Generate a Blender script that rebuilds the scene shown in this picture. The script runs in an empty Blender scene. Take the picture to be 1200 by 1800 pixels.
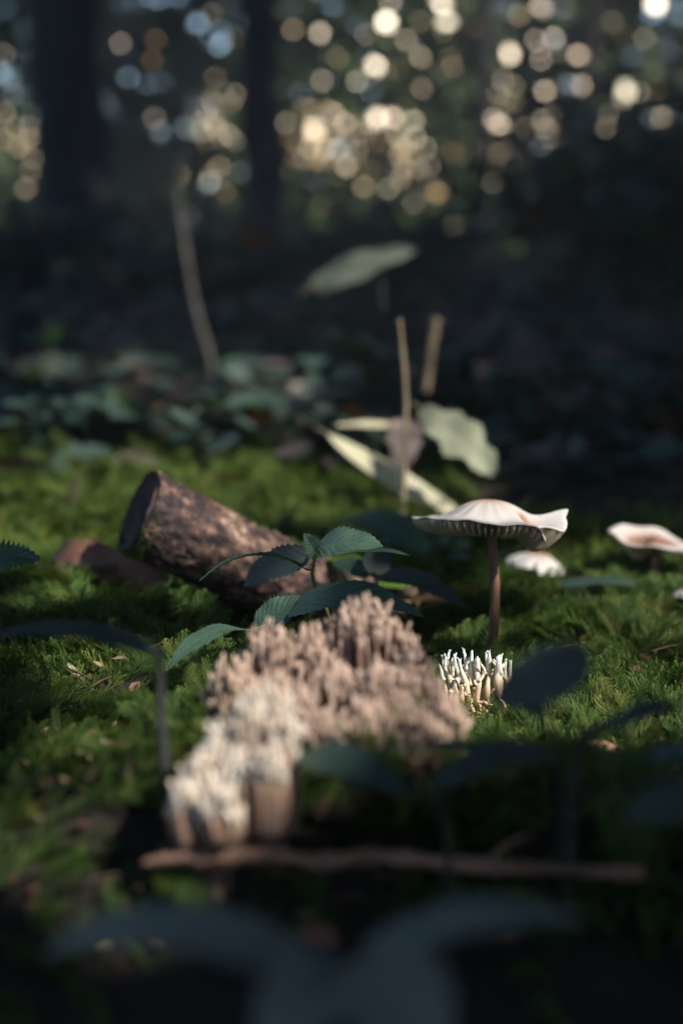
import bpy, math, random
import numpy as np
from mathutils import Vector, Matrix, Quaternion, noise

# ------------------------------------------------------------------ camera, world, sun, exposure
SC = bpy.context.scene
COL = SC.collection
FPX = 2500.0
CAM_H = 0.115
PITCH = math.atan(450 / FPX)
cam_d = bpy.data.cameras.new('camera')
cam = bpy.data.objects.new('camera', cam_d); COL.objects.link(cam)
cam.location = (0, 0, CAM_H)
cam.rotation_euler = (math.pi / 2 - PITCH, 0, 0)
cam_d.sensor_fit = 'HORIZONTAL'; cam_d.sensor_width = 24; cam_d.lens = 50
cam_d.clip_start = 0.01; cam_d.clip_end = 400
cam_d.dof.use_dof = True
cam_d.dof.focus_distance = 0.350
cam_d.dof.aperture_fstop = 8.1
cam_d.dof.aperture_blades = 0
SC.camera = cam

SUN_EL = math.radians(44); SUN_AZ = math.radians(56)          # azimuth: from behind the camera towards the right
S = Vector((math.sin(SUN_AZ) * math.cos(SUN_EL), -math.cos(SUN_AZ) * math.cos(SUN_EL), math.sin(SUN_EL)))
w = bpy.data.worlds.new('World'); SC.world = w; w.use_nodes = True
nt = w.node_tree
sky = nt.nodes.new('ShaderNodeTexSky'); sky.sky_type = 'NISHITA'; sky.sun_disc = False
sky.sun_elevation = SUN_EL; sky.sun_rotation = math.pi - SUN_AZ
sky.dust_density = 0.6; sky.ozone_density = 2.0
bg = nt.nodes['Background']; bg.inputs['Strength'].default_value = 0.15
nt.links.new(sky.outputs[0], bg.inputs['Color'])
sun_d = bpy.data.lights.new('sun', 'SUN'); sun_d.energy = 2.5; sun_d.angle = math.radians(0.53)
sun_d.color = (1.0, 0.94, 0.84)
sun = bpy.data.objects.new('sun', sun_d); COL.objects.link(sun)
sun.rotation_euler = S.to_track_quat('Z', 'Y').to_euler()
SC.view_settings.view_transform = 'Standard'; SC.view_settings.look = 'None'
SC.view_settings.exposure = 1.8; SC.view_settings.gamma = 1.0
SC.view_settings.use_curve_mapping = False
SC.render.engine = 'CYCLES'
SC.cycles.use_denoising = True
SC.cycles.max_bounces = 6; SC.cycles.diffuse_bounces = 3; SC.cycles.glossy_bounces = 2
SC.cycles.transmission_bounces = 3; SC.cycles.transparent_max_bounces = 4
SC.cycles.sample_clamp_indirect = 3.0
SC.cycles.use_adaptive_sampling = False

# ------------------------------------------------------------------ helpers
HAZE = 0.012
R = random.Random(7)
FWD = Vector((0, math.cos(PITCH), -math.sin(PITCH))); UP = Vector((0, math.sin(PITCH), math.cos(PITCH)))
CAMP = Vector((0, 0, CAM_H))

def P(px, py, d):
    """a point seen at photo pixel px, py at depth d metres along the lens axis"""
    return CAMP + d * (FWD + Vector((1, 0, 0)) * ((px - 600) / FPX) + UP * (-(py - 900) / FPX))

def px(n, d): return n * d / FPX

def bump2(x, y, cx, cy, sx, sy): return math.exp(-((x - cx) / sx) ** 2 - ((y - cy) / sy) ** 2)

def gh(x, y):
    z = 0.0
    z += 0.0135 * bump2(x, y, -0.075, 0.375, 0.07, 0.085)
    z += 0.003 * bump2(x, y, 0.095, 0.50, 0.06, 0.08)
    z += 0.0262 * bump2(x, y, -0.003, 0.236, 0.12, 0.043)
    z += 0.006 * bump2(x, y, 0.10, 0.36, 0.05, 0.05)
    z -= 0.016 * bump2(x, y, 0.02, 0.12, 0.2, 0.07)
    z -= 0.016 * bump2(x, y, -0.015, 0.425, 0.035, 0.03)
    z += 0.002 * bump2(x, y, -0.12, 0.70, 0.25, 0.15)
    a = min(1.0, max(0.0, (2.5 - y) / 2))
    z += 0.0055 * noise.noise(Vector((x * 28, y * 28, 1.3))) * a
    z += 0.0022 * noise.noise(Vector((x * 75, y * 75, 5.3))) * a
    r = math.hypot(x, y)
    if r > 1.5:
        z += (0.06 * noise.noise(Vector((x * 0.5, y * 0.5, 9)))) * min(1, (r - 1.5) / 3)
    return z

def G(pxx, pyy):
    """where the photo pixel's sight line meets the ground"""
    d = 0.12
    while d < 12:
        p = P(pxx, pyy, d)
        if p.z <= gh(p.x, p.y): return p, d
        d *= 1.01
    return P(pxx, pyy, 8), 8

def drop(p, dz=0.0): return Vector((p.x, p.y, gh(p.x, p.y) + dz))

class MB:
    """collects vertices and faces for one mesh object"""
    def __init__(s): s.v = []; s.f = []; s.m = []; s.uv = []; s.a = []
    def add(s, vs, fs, mi=0, uvs=None, att=None):
        o = len(s.v); s.v.extend(vs)
        s.f.extend([tuple(i + o for i in f) for f in fs]); s.m.extend([mi] * len(fs))
        s.uv.extend(uvs if uvs else [(0.5, 0.5)] * len(vs))
        s.a.extend(att if att else [0.5] * len(vs))
    def build(s, name, mats, parent=None, smooth=True, link=True, org=None):
        me = bpy.data.meshes.new(name)
        vs = s.v
        if org is None and parent is not None: org = Vector(parent.location)
        if org is not None: vs = [(v[0] - org[0], v[1] - org[1], v[2] - org[2]) for v in vs]
        me.from_pydata(vs, [], s.f)
        if not isinstance(mats, (list, tuple)): mats = [mats]
        for m in mats: me.materials.append(m)
        me.polygons.foreach_set('material_index', s.m)
        me.polygons.foreach_set('use_smooth', [smooth] * len(s.f))
        ul = me.uv_layers.new(name='UVMap')
        li = np.zeros(len(me.loops), dtype=np.int32); me.loops.foreach_get('vertex_index', li)
        uv = np.array(s.uv, dtype=np.float32)[li]
        ul.data.foreach_set('uv', uv.ravel())
        at = me.attributes.new('tip', 'FLOAT', 'POINT'); at.data.foreach_set('value', np.array(s.a, dtype=np.float32))
        me.update()
        o = bpy.data.objects.new(name, me)
        if link: COL.objects.link(o)
        if parent is not None: o.parent = parent
        elif org is not None: o.location = org
        return o

def thing(name, label, cat, loc, group=None):
    o = bpy.data.objects.new(name, None); COL.objects.link(o); o.empty_display_size = 0.01
    o.location = loc; o['label'] = label; o['category'] = cat
    if group: o['group'] = group
    return o

def tag(o, label=None, cat=None, group=None, kind=None):
    if label: o['label'] = label
    if cat: o['category'] = cat
    if group: o['group'] = group
    if kind: o['kind'] = kind
    return o

def catmull(pts, n):
    pts = [Vector(p) for p in pts]
    if len(pts) == 2: return [pts[0].lerp(pts[1], i / n) for i in range(n + 1)]
    e = [2 * pts[0] - pts[1]] + pts + [2 * pts[-1] - pts[-2]]
    out = []
    segs = len(pts) - 1
    for k in range(n + 1):
        t = k / n * segs; i = min(int(t), segs - 1); t -= i
        a, b, c, d = e[i], e[i + 1], e[i + 2], e[i + 3]
        out.append(0.5 * ((2 * b) + (c - a) * t + (2 * a - 5 * b + 4 * c - d) * t * t + (3 * b - a - 3 * c + d) * t ** 3))
    return out

def tube(mb, pts, rads, sides=8, mi=0, flat=1.0, att=None, rough=0.0, seed=0, cap=True):
    n = len(pts)
    vs, fs, uv, aa = [], [], [], []
    prev = None; L = 0
    for i, p in enumerate(pts):
        t = (pts[min(i + 1, n - 1)] - pts[max(i - 1, 0)])
        t = t.normalized() if t.length > 1e-9 else Vector((0, 0, 1))
        if prev is None:
            ref = Vector((0, 1, 0)) if abs(t.y) < 0.8 else Vector((1, 0, 0))
            x = t.cross(ref).normalized()
        else:
            x = (prev - t * prev.dot(t)).normalized()
        prev = x; y = t.cross(x)
        if i: L += (p - pts[i - 1]).length
        for k in range(sides):
            a = 2 * math.pi * k / sides
            r = rads[i]
            if rough:
                r *= 1 + rough * noise.noise(Vector((math.cos(a) * 1.6 + seed, math.sin(a) * 1.6, L / max(rads[0], 1e-6) * 0.8 + seed * 3)))
            vs.append(p + x * (math.cos(a) * r) + y * (math.sin(a) * r * flat))
            uv.append((k / sides, L)); aa.append(att[i] if att else i / (n - 1))
    for i in range(n - 1):
        for k in range(sides):
            a = i * sides + k; b = i * sides + (k + 1) % sides
            fs.append((a, b, b + sides, a + sides))
    if cap:
        fs.append(tuple(range(sides))[::-1]); fs.append(tuple((n - 1) * sides + k for k in range(sides)))
    mb.add(vs, fs, mi, uv, aa)

def leaf(mb, base, tip, width, normal, arch=0.15, fold=0.15, serr=0.12, nu=22, nv=3, mi=0, ripple=0.03, shape=0.42,
         twist=0.0, seed=0, lobes=0.0, tipcurl=0.0):
    """one leaf blade from base to tip; width is the full width; normal points out of its upper side"""
    base = Vector(base); tip = Vector(tip); ax = tip - base; L = ax.length; ax.normalize()
    nrm = Vector(normal); nrm = (nrm - ax * nrm.dot(ax)).normalized(); side = ax.cross(nrm)
    vs, uv, fs = [], [], []
    rr = random.Random(seed)
    ph = rr.uniform(0, 6)
    wmax = max((u ** shape) * ((1 - u) ** 0.75) for u in [i / 50 for i in range(51)])
    for i in range(nu + 1):
        u = i / nu
        wd = width / 2 * (u ** shape) * ((1 - u) ** 0.75) / wmax
        if lobes: wd *= 1 + lobes * math.sin(u * 22 + ph)
        c = base + ax * (u * L) + nrm * (arch * L * 4 * u * (1 - u)) - nrm * (tipcurl * L * u ** 3)
        tw = twist * (u - 0.3)
        sd = side * math.cos(tw) + nrm * math.sin(tw); nn = nrm * math.cos(tw) - side * math.sin(tw)
        for j in range(-nv, nv + 1):
            v = j / nv; wv = wd * abs(v)
            off = 0.0
            if abs(j) == nv and 0 < i < nu:
                wv *= 1 + (serr if i % 2 else -serr)
                off = -serr * 0.9 * L / nu if i % 2 == 0 else serr * 0.6 * L / nu
            z = fold * wv - 0.35 * fold * wv * abs(v) + ripple * width * abs(v) * math.sin(u * 14 + (2.0 if v > 0 else 0) + ph)
            vs.append(c + sd * (wv * (1 if v > 0 else -1)) + nn * z + ax * off)
            uv.append((u, 0.5 + v * 0.5))
    m = 2 * nv + 1
    for i in range(nu):
        for j in range(m - 1):
            a = i * m + j
            fs.append((a, a + 1, a + 1 + m, a + m))
    mb.add(vs, fs, mi, uv)
    return base, side

# ------------------------------------------------------------------ materials
def newmat(name):
    m = bpy.data.materials.new(name); m.use_nodes = True
    t = m.node_tree; t.nodes.clear()
    return m, t, t.nodes, t.links

def ramp(N, L, src, stops):
    r = N.new('ShaderNodeValToRGB'); L.new(src, r.inputs[0])
    els = r.color_ramp.elements
    while len(els) < len(stops): els.new(0.5)
    for e, (p, c) in zip(els, stops): e.position = p; e.color = (*c, 1)
    return r.outputs[0]

def noisetex(N, L, scale, detail=4, rough=0.6, vec=None, dist=0.0):
    n = N.new('ShaderNodeTexNoise'); n.inputs['Scale'].default_value = scale
    n.inputs['Detail'].default_value = detail; n.inputs['Roughness'].default_value = rough
    n.inputs['Distortion'].default_value = dist
    if vec is None:
        tc = N.new('ShaderNodeTexCoord'); vec = tc.outputs['Object']
    L.new(vec, n.inputs['Vector'])
    return n.outputs['Fac']

def mathn(N, L, op, a, b=None, c=None):
    n = N.new('ShaderNodeMath'); n.operation = op
    for i, v in enumerate((a, b, c)):
        if v is None: continue
        if isinstance(v, (int, float)): n.inputs[i].default_value = v
        else: L.new(v, n.inputs[i])
    return n.outputs[0]

def solid_mat(name, stops, scale=60, detail=6, rough=0.75, bump=0.3, bdist=0.001, spec=0.3, stretch=(1, 1, 1), sss=0.0, fine=None):
    m, t, N, L = newmat(name)
    out = N.new('ShaderNodeOutputMaterial'); b = N.new('ShaderNodeBsdfPrincipled'); L.new(b.outputs[0], out.inputs[0])
    tc = N.new('ShaderNodeTexCoord'); mp = N.new('ShaderNodeMapping'); mp.inputs['Scale'].default_value = stretch
    L.new(tc.outputs['Object'], mp.inputs[0])
    f = noisetex(N, L, scale, detail, 0.65, mp.outputs[0])
    L.new(ramp(N, L, f, stops), b.inputs['Base Color'])
    b.inputs['Roughness'].default_value = rough; b.inputs['Specular IOR Level'].default_value = spec
    if sss:
        b.inputs['Subsurface Weight'].default_value = sss; b.inputs['Subsurface Radius'].default_value = (1, .6, .35)
        b.inputs['Subsurface Scale'].default_value = 0.0012
    f2 = noisetex(N, L, fine or scale * 3, 5, 0.7, mp.outputs[0])
    bp = N.new('ShaderNodeBump'); bp.inputs['Strength'].default_value = bump; bp.inputs['Distance'].default_value = bdist
    L.new(f2, bp.inputs['Height']); L.new(bp.outputs[0], b.inputs['Normal'])
    return m

def leaf_mat(name, c1, c2, rough=0.45, transl=0.35, spec=0.5, vein=0.35, vcol=None, scale=250, nve=9, coat=0.0, spots=0.0):
    m, t, N, L = newmat(name)
    out = N.new('ShaderNodeOutputMaterial'); b = N.new('ShaderNodeBsdfPrincipled')
    uvn = N.new('ShaderNodeUVMap'); sep = N.new('ShaderNodeSeparateXYZ'); L.new(uvn.outputs[0], sep.inputs[0])
    u, v = sep.outputs[0], sep.outputs[1]
    av = mathn(N, L, 'ABSOLUTE', mathn(N, L, 'SUBTRACT', v, 0.5))
    # side veins run forward from the midrib
    sv = mathn(N, L, 'FRACT', mathn(N, L, 'MULTIPLY', mathn(N, L, 'SUBTRACT', u, mathn(N, L, 'MULTIPLY', av, 0.5)), float(nve)))
    sv = mathn(N, L, 'ABSOLUTE', mathn(N, L, 'SUBTRACT', sv, 0.5))
    svl = mathn(N, L, 'SMOOTH_MIN', mathn(N, L, 'MULTIPLY', sv, 4.0), 1.0, 0.2)
    mid = mathn(N, L, 'MINIMUM', mathn(N, L, 'MULTIPLY', av, 22.0), 1.0)
    hgt = mathn(N, L, 'MULTIPLY', mathn(N, L, 'MINIMUM', svl, 1.0), mid)
    f = noisetex(N, L, scale, 5, 0.6)
    colr = ramp(N, L, f, [(0.3, c1), (0.7, c2)])
    mx = N.new('ShaderNodeMix'); mx.data_type = 'RGBA'
    vf = mathn(N, L, 'MULTIPLY', mathn(N, L, 'SUBTRACT', 1.0, hgt), 0.22)
    L.new(vf, mx.inputs[0]); L.new(colr, mx.inputs[6])
    vc = vcol or tuple(min(1, c * 1.8 + 0.01) for c in c2)
    mx.inputs[7].default_value = (*vc, 1)
    col = mx.outputs[2]
    if spots:
        f3 = noisetex(N, L, scale * 1.4, 2, 0.5)
        mx2 = N.new('ShaderNodeMix'); mx2.data_type = 'RGBA'
        L.new(mathn(N, L, 'GREATER_THAN', f3, 1 - spots), mx2.inputs[0]); L.new(col, mx2.inputs[6])
        mx2.inputs[7].default_value = (0.12, 0.07, 0.03, 1); col = mx2.outputs[2]
    L.new(col, b.inputs['Base Color'])
    b.inputs['Roughness'].default_value = rough; b.inputs['Specular IOR Level'].default_value = spec
    b.inputs['Coat Weight'].default_value = coat; b.inputs['Coat Roughness'].default_value = 0.30; b.inputs['Coat Tint'].default_value = (1, .86, .66, 1)
    bp = N.new('ShaderNodeBump'); bp.inputs['Strength'].default_value = vein; bp.inputs['Distance'].default_value = 0.00018
    hh = mathn(N, L, 'ADD', hgt, mathn(N, L, 'MULTIPLY', noisetex(N, L, scale * 6, 3, 0.6), 0.6))
    L.new(hh, bp.inputs['Height']); L.new(bp.outputs[0], b.inputs['Normal'])
    tr = N.new('ShaderNodeBsdfTranslucent'); L.new(col, tr.inputs[0])
    mxs = N.new('ShaderNodeMixShader'); mxs.inputs[0].default_value = transl
    L.new(b.outputs[0], mxs.inputs[1]); L.new(tr.outputs[0], mxs.inputs[2]); L.new(mxs.outputs[0], out.inputs[0])
    return m

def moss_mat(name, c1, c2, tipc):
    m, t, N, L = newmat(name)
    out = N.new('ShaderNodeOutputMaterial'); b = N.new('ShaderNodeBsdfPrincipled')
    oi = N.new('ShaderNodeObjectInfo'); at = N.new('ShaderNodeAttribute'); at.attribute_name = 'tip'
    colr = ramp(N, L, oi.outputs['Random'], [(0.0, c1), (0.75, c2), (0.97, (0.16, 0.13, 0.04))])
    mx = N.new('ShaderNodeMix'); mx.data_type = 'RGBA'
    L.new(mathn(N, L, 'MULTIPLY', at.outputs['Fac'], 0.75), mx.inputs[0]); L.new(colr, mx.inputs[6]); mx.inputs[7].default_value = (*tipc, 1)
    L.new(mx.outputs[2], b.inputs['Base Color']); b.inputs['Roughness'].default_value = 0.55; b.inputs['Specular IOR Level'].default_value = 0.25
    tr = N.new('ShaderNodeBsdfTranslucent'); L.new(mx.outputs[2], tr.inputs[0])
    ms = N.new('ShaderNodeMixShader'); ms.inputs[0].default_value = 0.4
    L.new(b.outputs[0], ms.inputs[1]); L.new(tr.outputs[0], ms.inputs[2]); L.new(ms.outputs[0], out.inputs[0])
    return m

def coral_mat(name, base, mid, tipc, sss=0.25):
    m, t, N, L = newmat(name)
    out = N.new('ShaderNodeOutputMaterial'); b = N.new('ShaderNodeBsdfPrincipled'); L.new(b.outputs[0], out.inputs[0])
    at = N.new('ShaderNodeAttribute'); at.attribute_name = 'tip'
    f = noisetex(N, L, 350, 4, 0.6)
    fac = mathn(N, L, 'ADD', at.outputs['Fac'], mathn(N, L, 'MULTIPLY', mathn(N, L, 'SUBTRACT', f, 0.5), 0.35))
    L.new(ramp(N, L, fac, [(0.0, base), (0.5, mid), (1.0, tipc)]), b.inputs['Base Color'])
    b.inputs['Roughness'].default_value = 0.5; b.inputs['Specular IOR Level'].default_value = 0.35
    b.inputs['Subsurface Weight'].default_value = sss; b.inputs['Subsurface Radius'].default_value = (1, .55, .3); b.inputs['Subsurface Scale'].default_value = 0.001
    bp = N.new('ShaderNodeBump'); bp.inputs['Strength'].default_value = 0.25; bp.inputs['Distance'].default_value = 0.0004
    L.new(noisetex(N, L, 1400, 3), bp.inputs['Height']); L.new(bp.outputs[0], b.inputs['Normal'])
    return m

M = {}
M['soil'] = solid_mat('forest_soil', [(0.3, (0.008, 0.007, 0.006)), (0.7, (0.022, 0.017, 0.013))], 45, 8, 0.9, 0.6, 0.004)
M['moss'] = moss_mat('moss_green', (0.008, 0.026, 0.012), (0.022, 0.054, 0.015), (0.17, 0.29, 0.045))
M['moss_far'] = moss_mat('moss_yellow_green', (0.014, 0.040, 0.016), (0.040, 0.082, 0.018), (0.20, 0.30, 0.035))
M['bramble'] = leaf_mat('bramble_leaf', (0.048, 0.092, 0.064), (0.066, 0.125, 0.086), 0.38, 0.15, 0.5, 0.5, spots=0.25)
M['bramble_dark'] = leaf_mat('dark_bramble_leaf', (0.034, 0.050, 0.047), (0.048, 0.068, 0.062), 0.62, 0.1, 0.3, 0.4)
M['front'] = leaf_mat('greyish_front_leaf', (0.11, 0.13, 0.125), (0.14, 0.165, 0.152), 0.62, 0.15, 0.3, 0.3)
M['fresh'] = leaf_mat('fresh_green_leaf', (0.08, 0.17, 0.02), (0.12, 0.24, 0.03), 0.5, 0.5, 0.4, 0.4)
M['stem'] = solid_mat('green_stem', [(0.3, (0.07, 0.10, 0.02)), (0.7, (0.15, 0.10, 0.035))], 300, 4, 0.55, 0.2, 0.0003)
M['stem_brown'] = solid_mat('brown_stem', [(0.3, (0.035, 0.022, 0.018)), (0.7, (0.09, 0.055, 0.04))], 200, 5, 0.7, 0.4, 0.0005)
M['stem_dark'] = solid_mat('blackish_stem', [(0.3, (0.02, 0.024, 0.022)), (0.7, (0.04, 0.042, 0.036))], 200, 5, 0.7, 0.4, 0.0005)
M['straw'] = solid_mat('dry_straw', [(0.3, (0.13, 0.10, 0.06)), (0.7, (0.27, 0.21, 0.14))], 120, 5, 0.7, 0.3, 0.0005, stretch=(1, 1, .3))
M['dead'] = leaf_mat('brown_dead_leaf', (0.12, 0.050, 0.036), (0.24, 0.115, 0.085), 0.6, 0.12, 0.3, 0.8, (0.2, 0.11, 0.08), 60, spots=0.38)
M['pale'] = leaf_mat('pale_faded_leaf', (0.20, 0.22, 0.15), (0.36, 0.38, 0.27), 0.6, 0.3, 0.3, 0.8, (0.5, 0.5, 0.34), 70)
M['hover'] = leaf_mat('dull_pale_leaf', (0.09, 0.11, 0.085), (0.15, 0.17, 0.13), 0.6, 0.2, 0.3, 0.5, None, 40)
M['cream'] = leaf_mat('cream_dry_leaf', (0.55, 0.50, 0.30), (0.78, 0.76, 0.58), 0.5, 0.3, 0.4, 0.7, (0.7, 0.6, 0.35), 70)
M['rust'] = leaf_mat('rusty_leaf', (0.16, 0.06, 0.02), (0.28, 0.11, 0.03), 0.6, 0.2, 0.3, 0.6, None, 60)

# log bark: flaky, mottled tan on dark purple-brown
def bark_mat():
    m, t, N, L = newmat('log_bark')
    out = N.new('ShaderNodeOutputMaterial'); b = N.new('ShaderNodeBsdfPrincipled'); L.new(b.outputs[0], out.inputs[0])
    f = noisetex(N, L, 330, 6, 0.7, dist=0.3); f1 = noisetex(N, L, 85, 3, 0.55)
    c = ramp(N, L, mathn(N, L, 'ADD', mathn(N, L, 'MULTIPLY', f, 0.6), mathn(N, L, 'MULTIPLY', f1, 0.4)),
             [(0.42, (0.010, 0.006, 0.007)), (0.48, (0.035, 0.020, 0.022)), (0.53, (0.09, 0.050, 0.038)), (0.58, (0.22, 0.13, 0.085)), (0.67, (0.50, 0.42, 0.38))])
    L.new(c, b.inputs['Base Color']); b.inputs['Roughness'].default_value = 0.75
    bp = N.new('ShaderNodeBump'); bp.inputs['Strength'].default_value = 0.9; bp.inputs['Distance'].default_value = 0.0012
    L.new(f, bp.inputs['Height']); L.new(bp.outputs[0], b.inputs['Normal'])
    return m
M['bark'] = bark_mat()
M['cutwood'] = solid_mat('dark_cut_wood', [(0.3, (0.03, 0.02, 0.022)), (0.7, (0.11, 0.08, 0.08))], 150, 6, 0.85, 0.6, 0.001)
M['trunk'] = solid_mat('tree_bark', [(0.3, (0.012, 0.012, 0.014)), (0.7, (0.030, 0.028, 0.032))], 14, 8, 0.9, 0.8, 0.02, stretch=(1, 1, .25))
M['grey_twig'] = solid_mat('grey_twig_bark', [(0.3, (0.08, 0.075, 0.07)), (0.7, (0.19, 0.17, 0.15))], 60, 5, 0.8, 0.4, 0.001)
M['mauve'] = leaf_mat('mauve_brown_leaf', (0.13, 0.10, 0.10), (0.22, 0.17, 0.15), 0.6, 0.12, 0.3, 0.8, (0.2, 0.17, 0.15), 60, spots=.3)
M['twig_dim'] = solid_mat('dim_brown_twig_bark', [(0.35, (0.07, 0.042, 0.034)), (0.65, (0.33, 0.19, 0.14))], 70, 6, 0.8, 0.6, 0.001, stretch=(.5, 1, 1))
M['twig_pink'] = solid_mat('pinkish_twig_bark', [(0.3, (0.16, 0.08, 0.055)), (0.7, (0.42, 0.25, 0.18))], 90, 6, 0.7, 0.5, 0.001, stretch=(.5, 1, 1))
M['stipe'] = solid_mat('reddish_brown_stipe', [(0.3, (0.11, 0.048, 0.032)), (0.7, (0.24, 0.12, 0.08))], 400, 4, 0.5, 0.3, 0.0003, stretch=(1, 1, .15), sss=0.15)

def add_translucent(m, k, col):
    N, L = m.node_tree.nodes, m.node_tree.links
    out = next(n for n in N if n.type == 'OUTPUT_MATERIAL'); src = out.inputs[0].links[0].from_socket
    tr = N.new('ShaderNodeBsdfTranslucent'); tr.inputs[0].default_value = (*col, 1)
    ms = N.new('ShaderNodeMixShader'); ms.inputs[0].default_value = k
    L.new(src, ms.inputs[1]); L.new(tr.outputs[0], ms.inputs[2]); L.new(ms.outputs[0], out.inputs[0])

def cap_mat():
    m, t, N, L = newmat('pale_mushroom_cap')
    out = N.new('ShaderNodeOutputMaterial'); b = N.new('ShaderNodeBsdfPrincipled'); L.new(b.outputs[0], out.inputs[0])
    uvn = N.new('ShaderNodeUVMap'); sep = N.new('ShaderNodeSeparateXYZ'); L.new(uvn.outputs[0], sep.inputs[0])
    r, a = sep.outputs[0], sep.outputs[1]
    cb = N.new('ShaderNodeCombineXYZ'); L.new(mathn(N, L, 'MULTIPLY', r, 2.0), cb.inputs[0]); L.new(mathn(N, L, 'MULTIPLY', a, 60.0), cb.inputs[1])
    streak = noisetex(N, L, 1.2, 4, 0.6, cb.outputs[0])
    at = N.new('ShaderNodeAttribute'); at.attribute_name = 'tip'      # brown stain where the cap is creased
    fac = mathn(N, L, 'ADD', r, mathn(N, L, 'MULTIPLY', mathn(N, L, 'SUBTRACT', streak, 0.5), 0.45))
    fac = mathn(N, L, 'SUBTRACT', fac, at.outputs['Fac'])
    L.new(ramp(N, L, fac, [(0.02, (0.30, 0.15, 0.10)), (0.15, (0.50, 0.36, 0.31)), (0.32, (0.66, 0.61, 0.61)), (0.75, (0.85, 0.85, 0.85))]), b.inputs['Base Color'])
    b.inputs['Roughness'].default_value = 0.5; b.inputs['Subsurface Weight'].default_value = 0.3
    b.inputs['Subsurface Radius'].default_value = (1, .7, .5); b.inputs['Subsurface Scale'].default_value = 0.001
    bp = N.new('ShaderNodeBump'); bp.inputs['Strength'].default_value = 0.35; bp.inputs['Distance'].default_value = 0.0004
    L.new(streak, bp.inputs['Height']); L.new(bp.outputs[0], b.inputs['Normal'])
    add_translucent(m, .42, (.95, .93, .9))
    return m
M['cap'] = cap_mat()
M['flesh'] = solid_mat('brown_gill_bed', [(0.3, (0.34, 0.22, 0.15)), (0.7, (0.50, 0.36, 0.25))], 300, 3, 0.7, 0.1, 0.0003)
M['gill'] = solid_mat('cream_gills', [(0.3, (0.62, 0.50, 0.38)), (0.7, (0.78, 0.70, 0.58))], 300, 3, 0.6, 0.1, 0.0003, sss=0.2)
add_translucent(M['gill'], .6, (.92, .82, .66))
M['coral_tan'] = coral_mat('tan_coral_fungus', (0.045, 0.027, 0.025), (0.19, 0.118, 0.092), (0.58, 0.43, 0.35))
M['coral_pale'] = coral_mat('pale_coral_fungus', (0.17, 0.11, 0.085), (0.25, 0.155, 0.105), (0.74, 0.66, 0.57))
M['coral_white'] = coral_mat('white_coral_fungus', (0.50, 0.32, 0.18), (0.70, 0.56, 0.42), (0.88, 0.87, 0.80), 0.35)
M['under'] = leaf_mat('undergrowth_leaf', (0.026, 0.050, 0.042), (0.044, 0.078, 0.064), 0.5, 0.15, 0.5, 0.2, None, 20)
M['litter'] = leaf_mat('dark_wet_litter', (0.06, 0.046, 0.046), (0.12, 0.088, 0.082), 0.5, 0.1, 0.5, 0.2, None, 20)
M['canopy'] = leaf_mat('canopy_leaf', (0.03, 0.06, 0.02), (0.06, 0.10, 0.03), 0.5, 0.06, 0.3, 0.0, None, 4)
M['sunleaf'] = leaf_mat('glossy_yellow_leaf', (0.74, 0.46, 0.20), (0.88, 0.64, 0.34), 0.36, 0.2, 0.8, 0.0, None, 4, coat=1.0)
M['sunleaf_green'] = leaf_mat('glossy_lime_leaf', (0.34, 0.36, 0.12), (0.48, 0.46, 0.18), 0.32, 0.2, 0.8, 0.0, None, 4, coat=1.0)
M['sunleaf_pale'] = leaf_mat('sky_glint_leaf', (0.58, 0.66, 0.64), (0.74, 0.82, 0.82), 0.28, 0.2, 0.8, 0.0, None, 4, coat=1.0)  # bluish colour stands in for sky gaps and sky glints

# ------------------------------------------------------------------ large structure: the ground
def build_ground():
    mb = MB()
    # graded grid: fine near the camera, coarse towards the horizon
    ys = [-60, -20, -6, -2, -0.6, -0.2]
    y = -0.05
    while y < 1.3: ys.append(y); y += 0.012
    while y < 6: ys.append(y); y *= 1.06
    while y < 120: ys.append(y); y *= 1.25
    xs = [-90, -40, -18, -9, -5, -3, -2, -1.4, -1.0, -0.75]
    x = -0.6
    while x < 0.6: xs.append(x); x += 0.014
    xs += [0.6, 0.75, 1.0, 1.4, 2, 3, 5, 9, 18, 40, 90]
    nx = len(xs)
    vs = [(xx, yy, gh(xx, yy)) for yy in ys for xx in xs]
    fs = [(j * nx + i, j * nx + i + 1, (j + 1) * nx + i + 1, (j + 1) * nx + i) for j in range(len(ys) - 1) for i in range(nx - 1)]
    mb.add(vs, fs)
    o = mb.build('forest_floor', M['soil'])
    tag(o, 'dark forest floor of humus under the moss and leaves', kind='structure')
build_ground()

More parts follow.
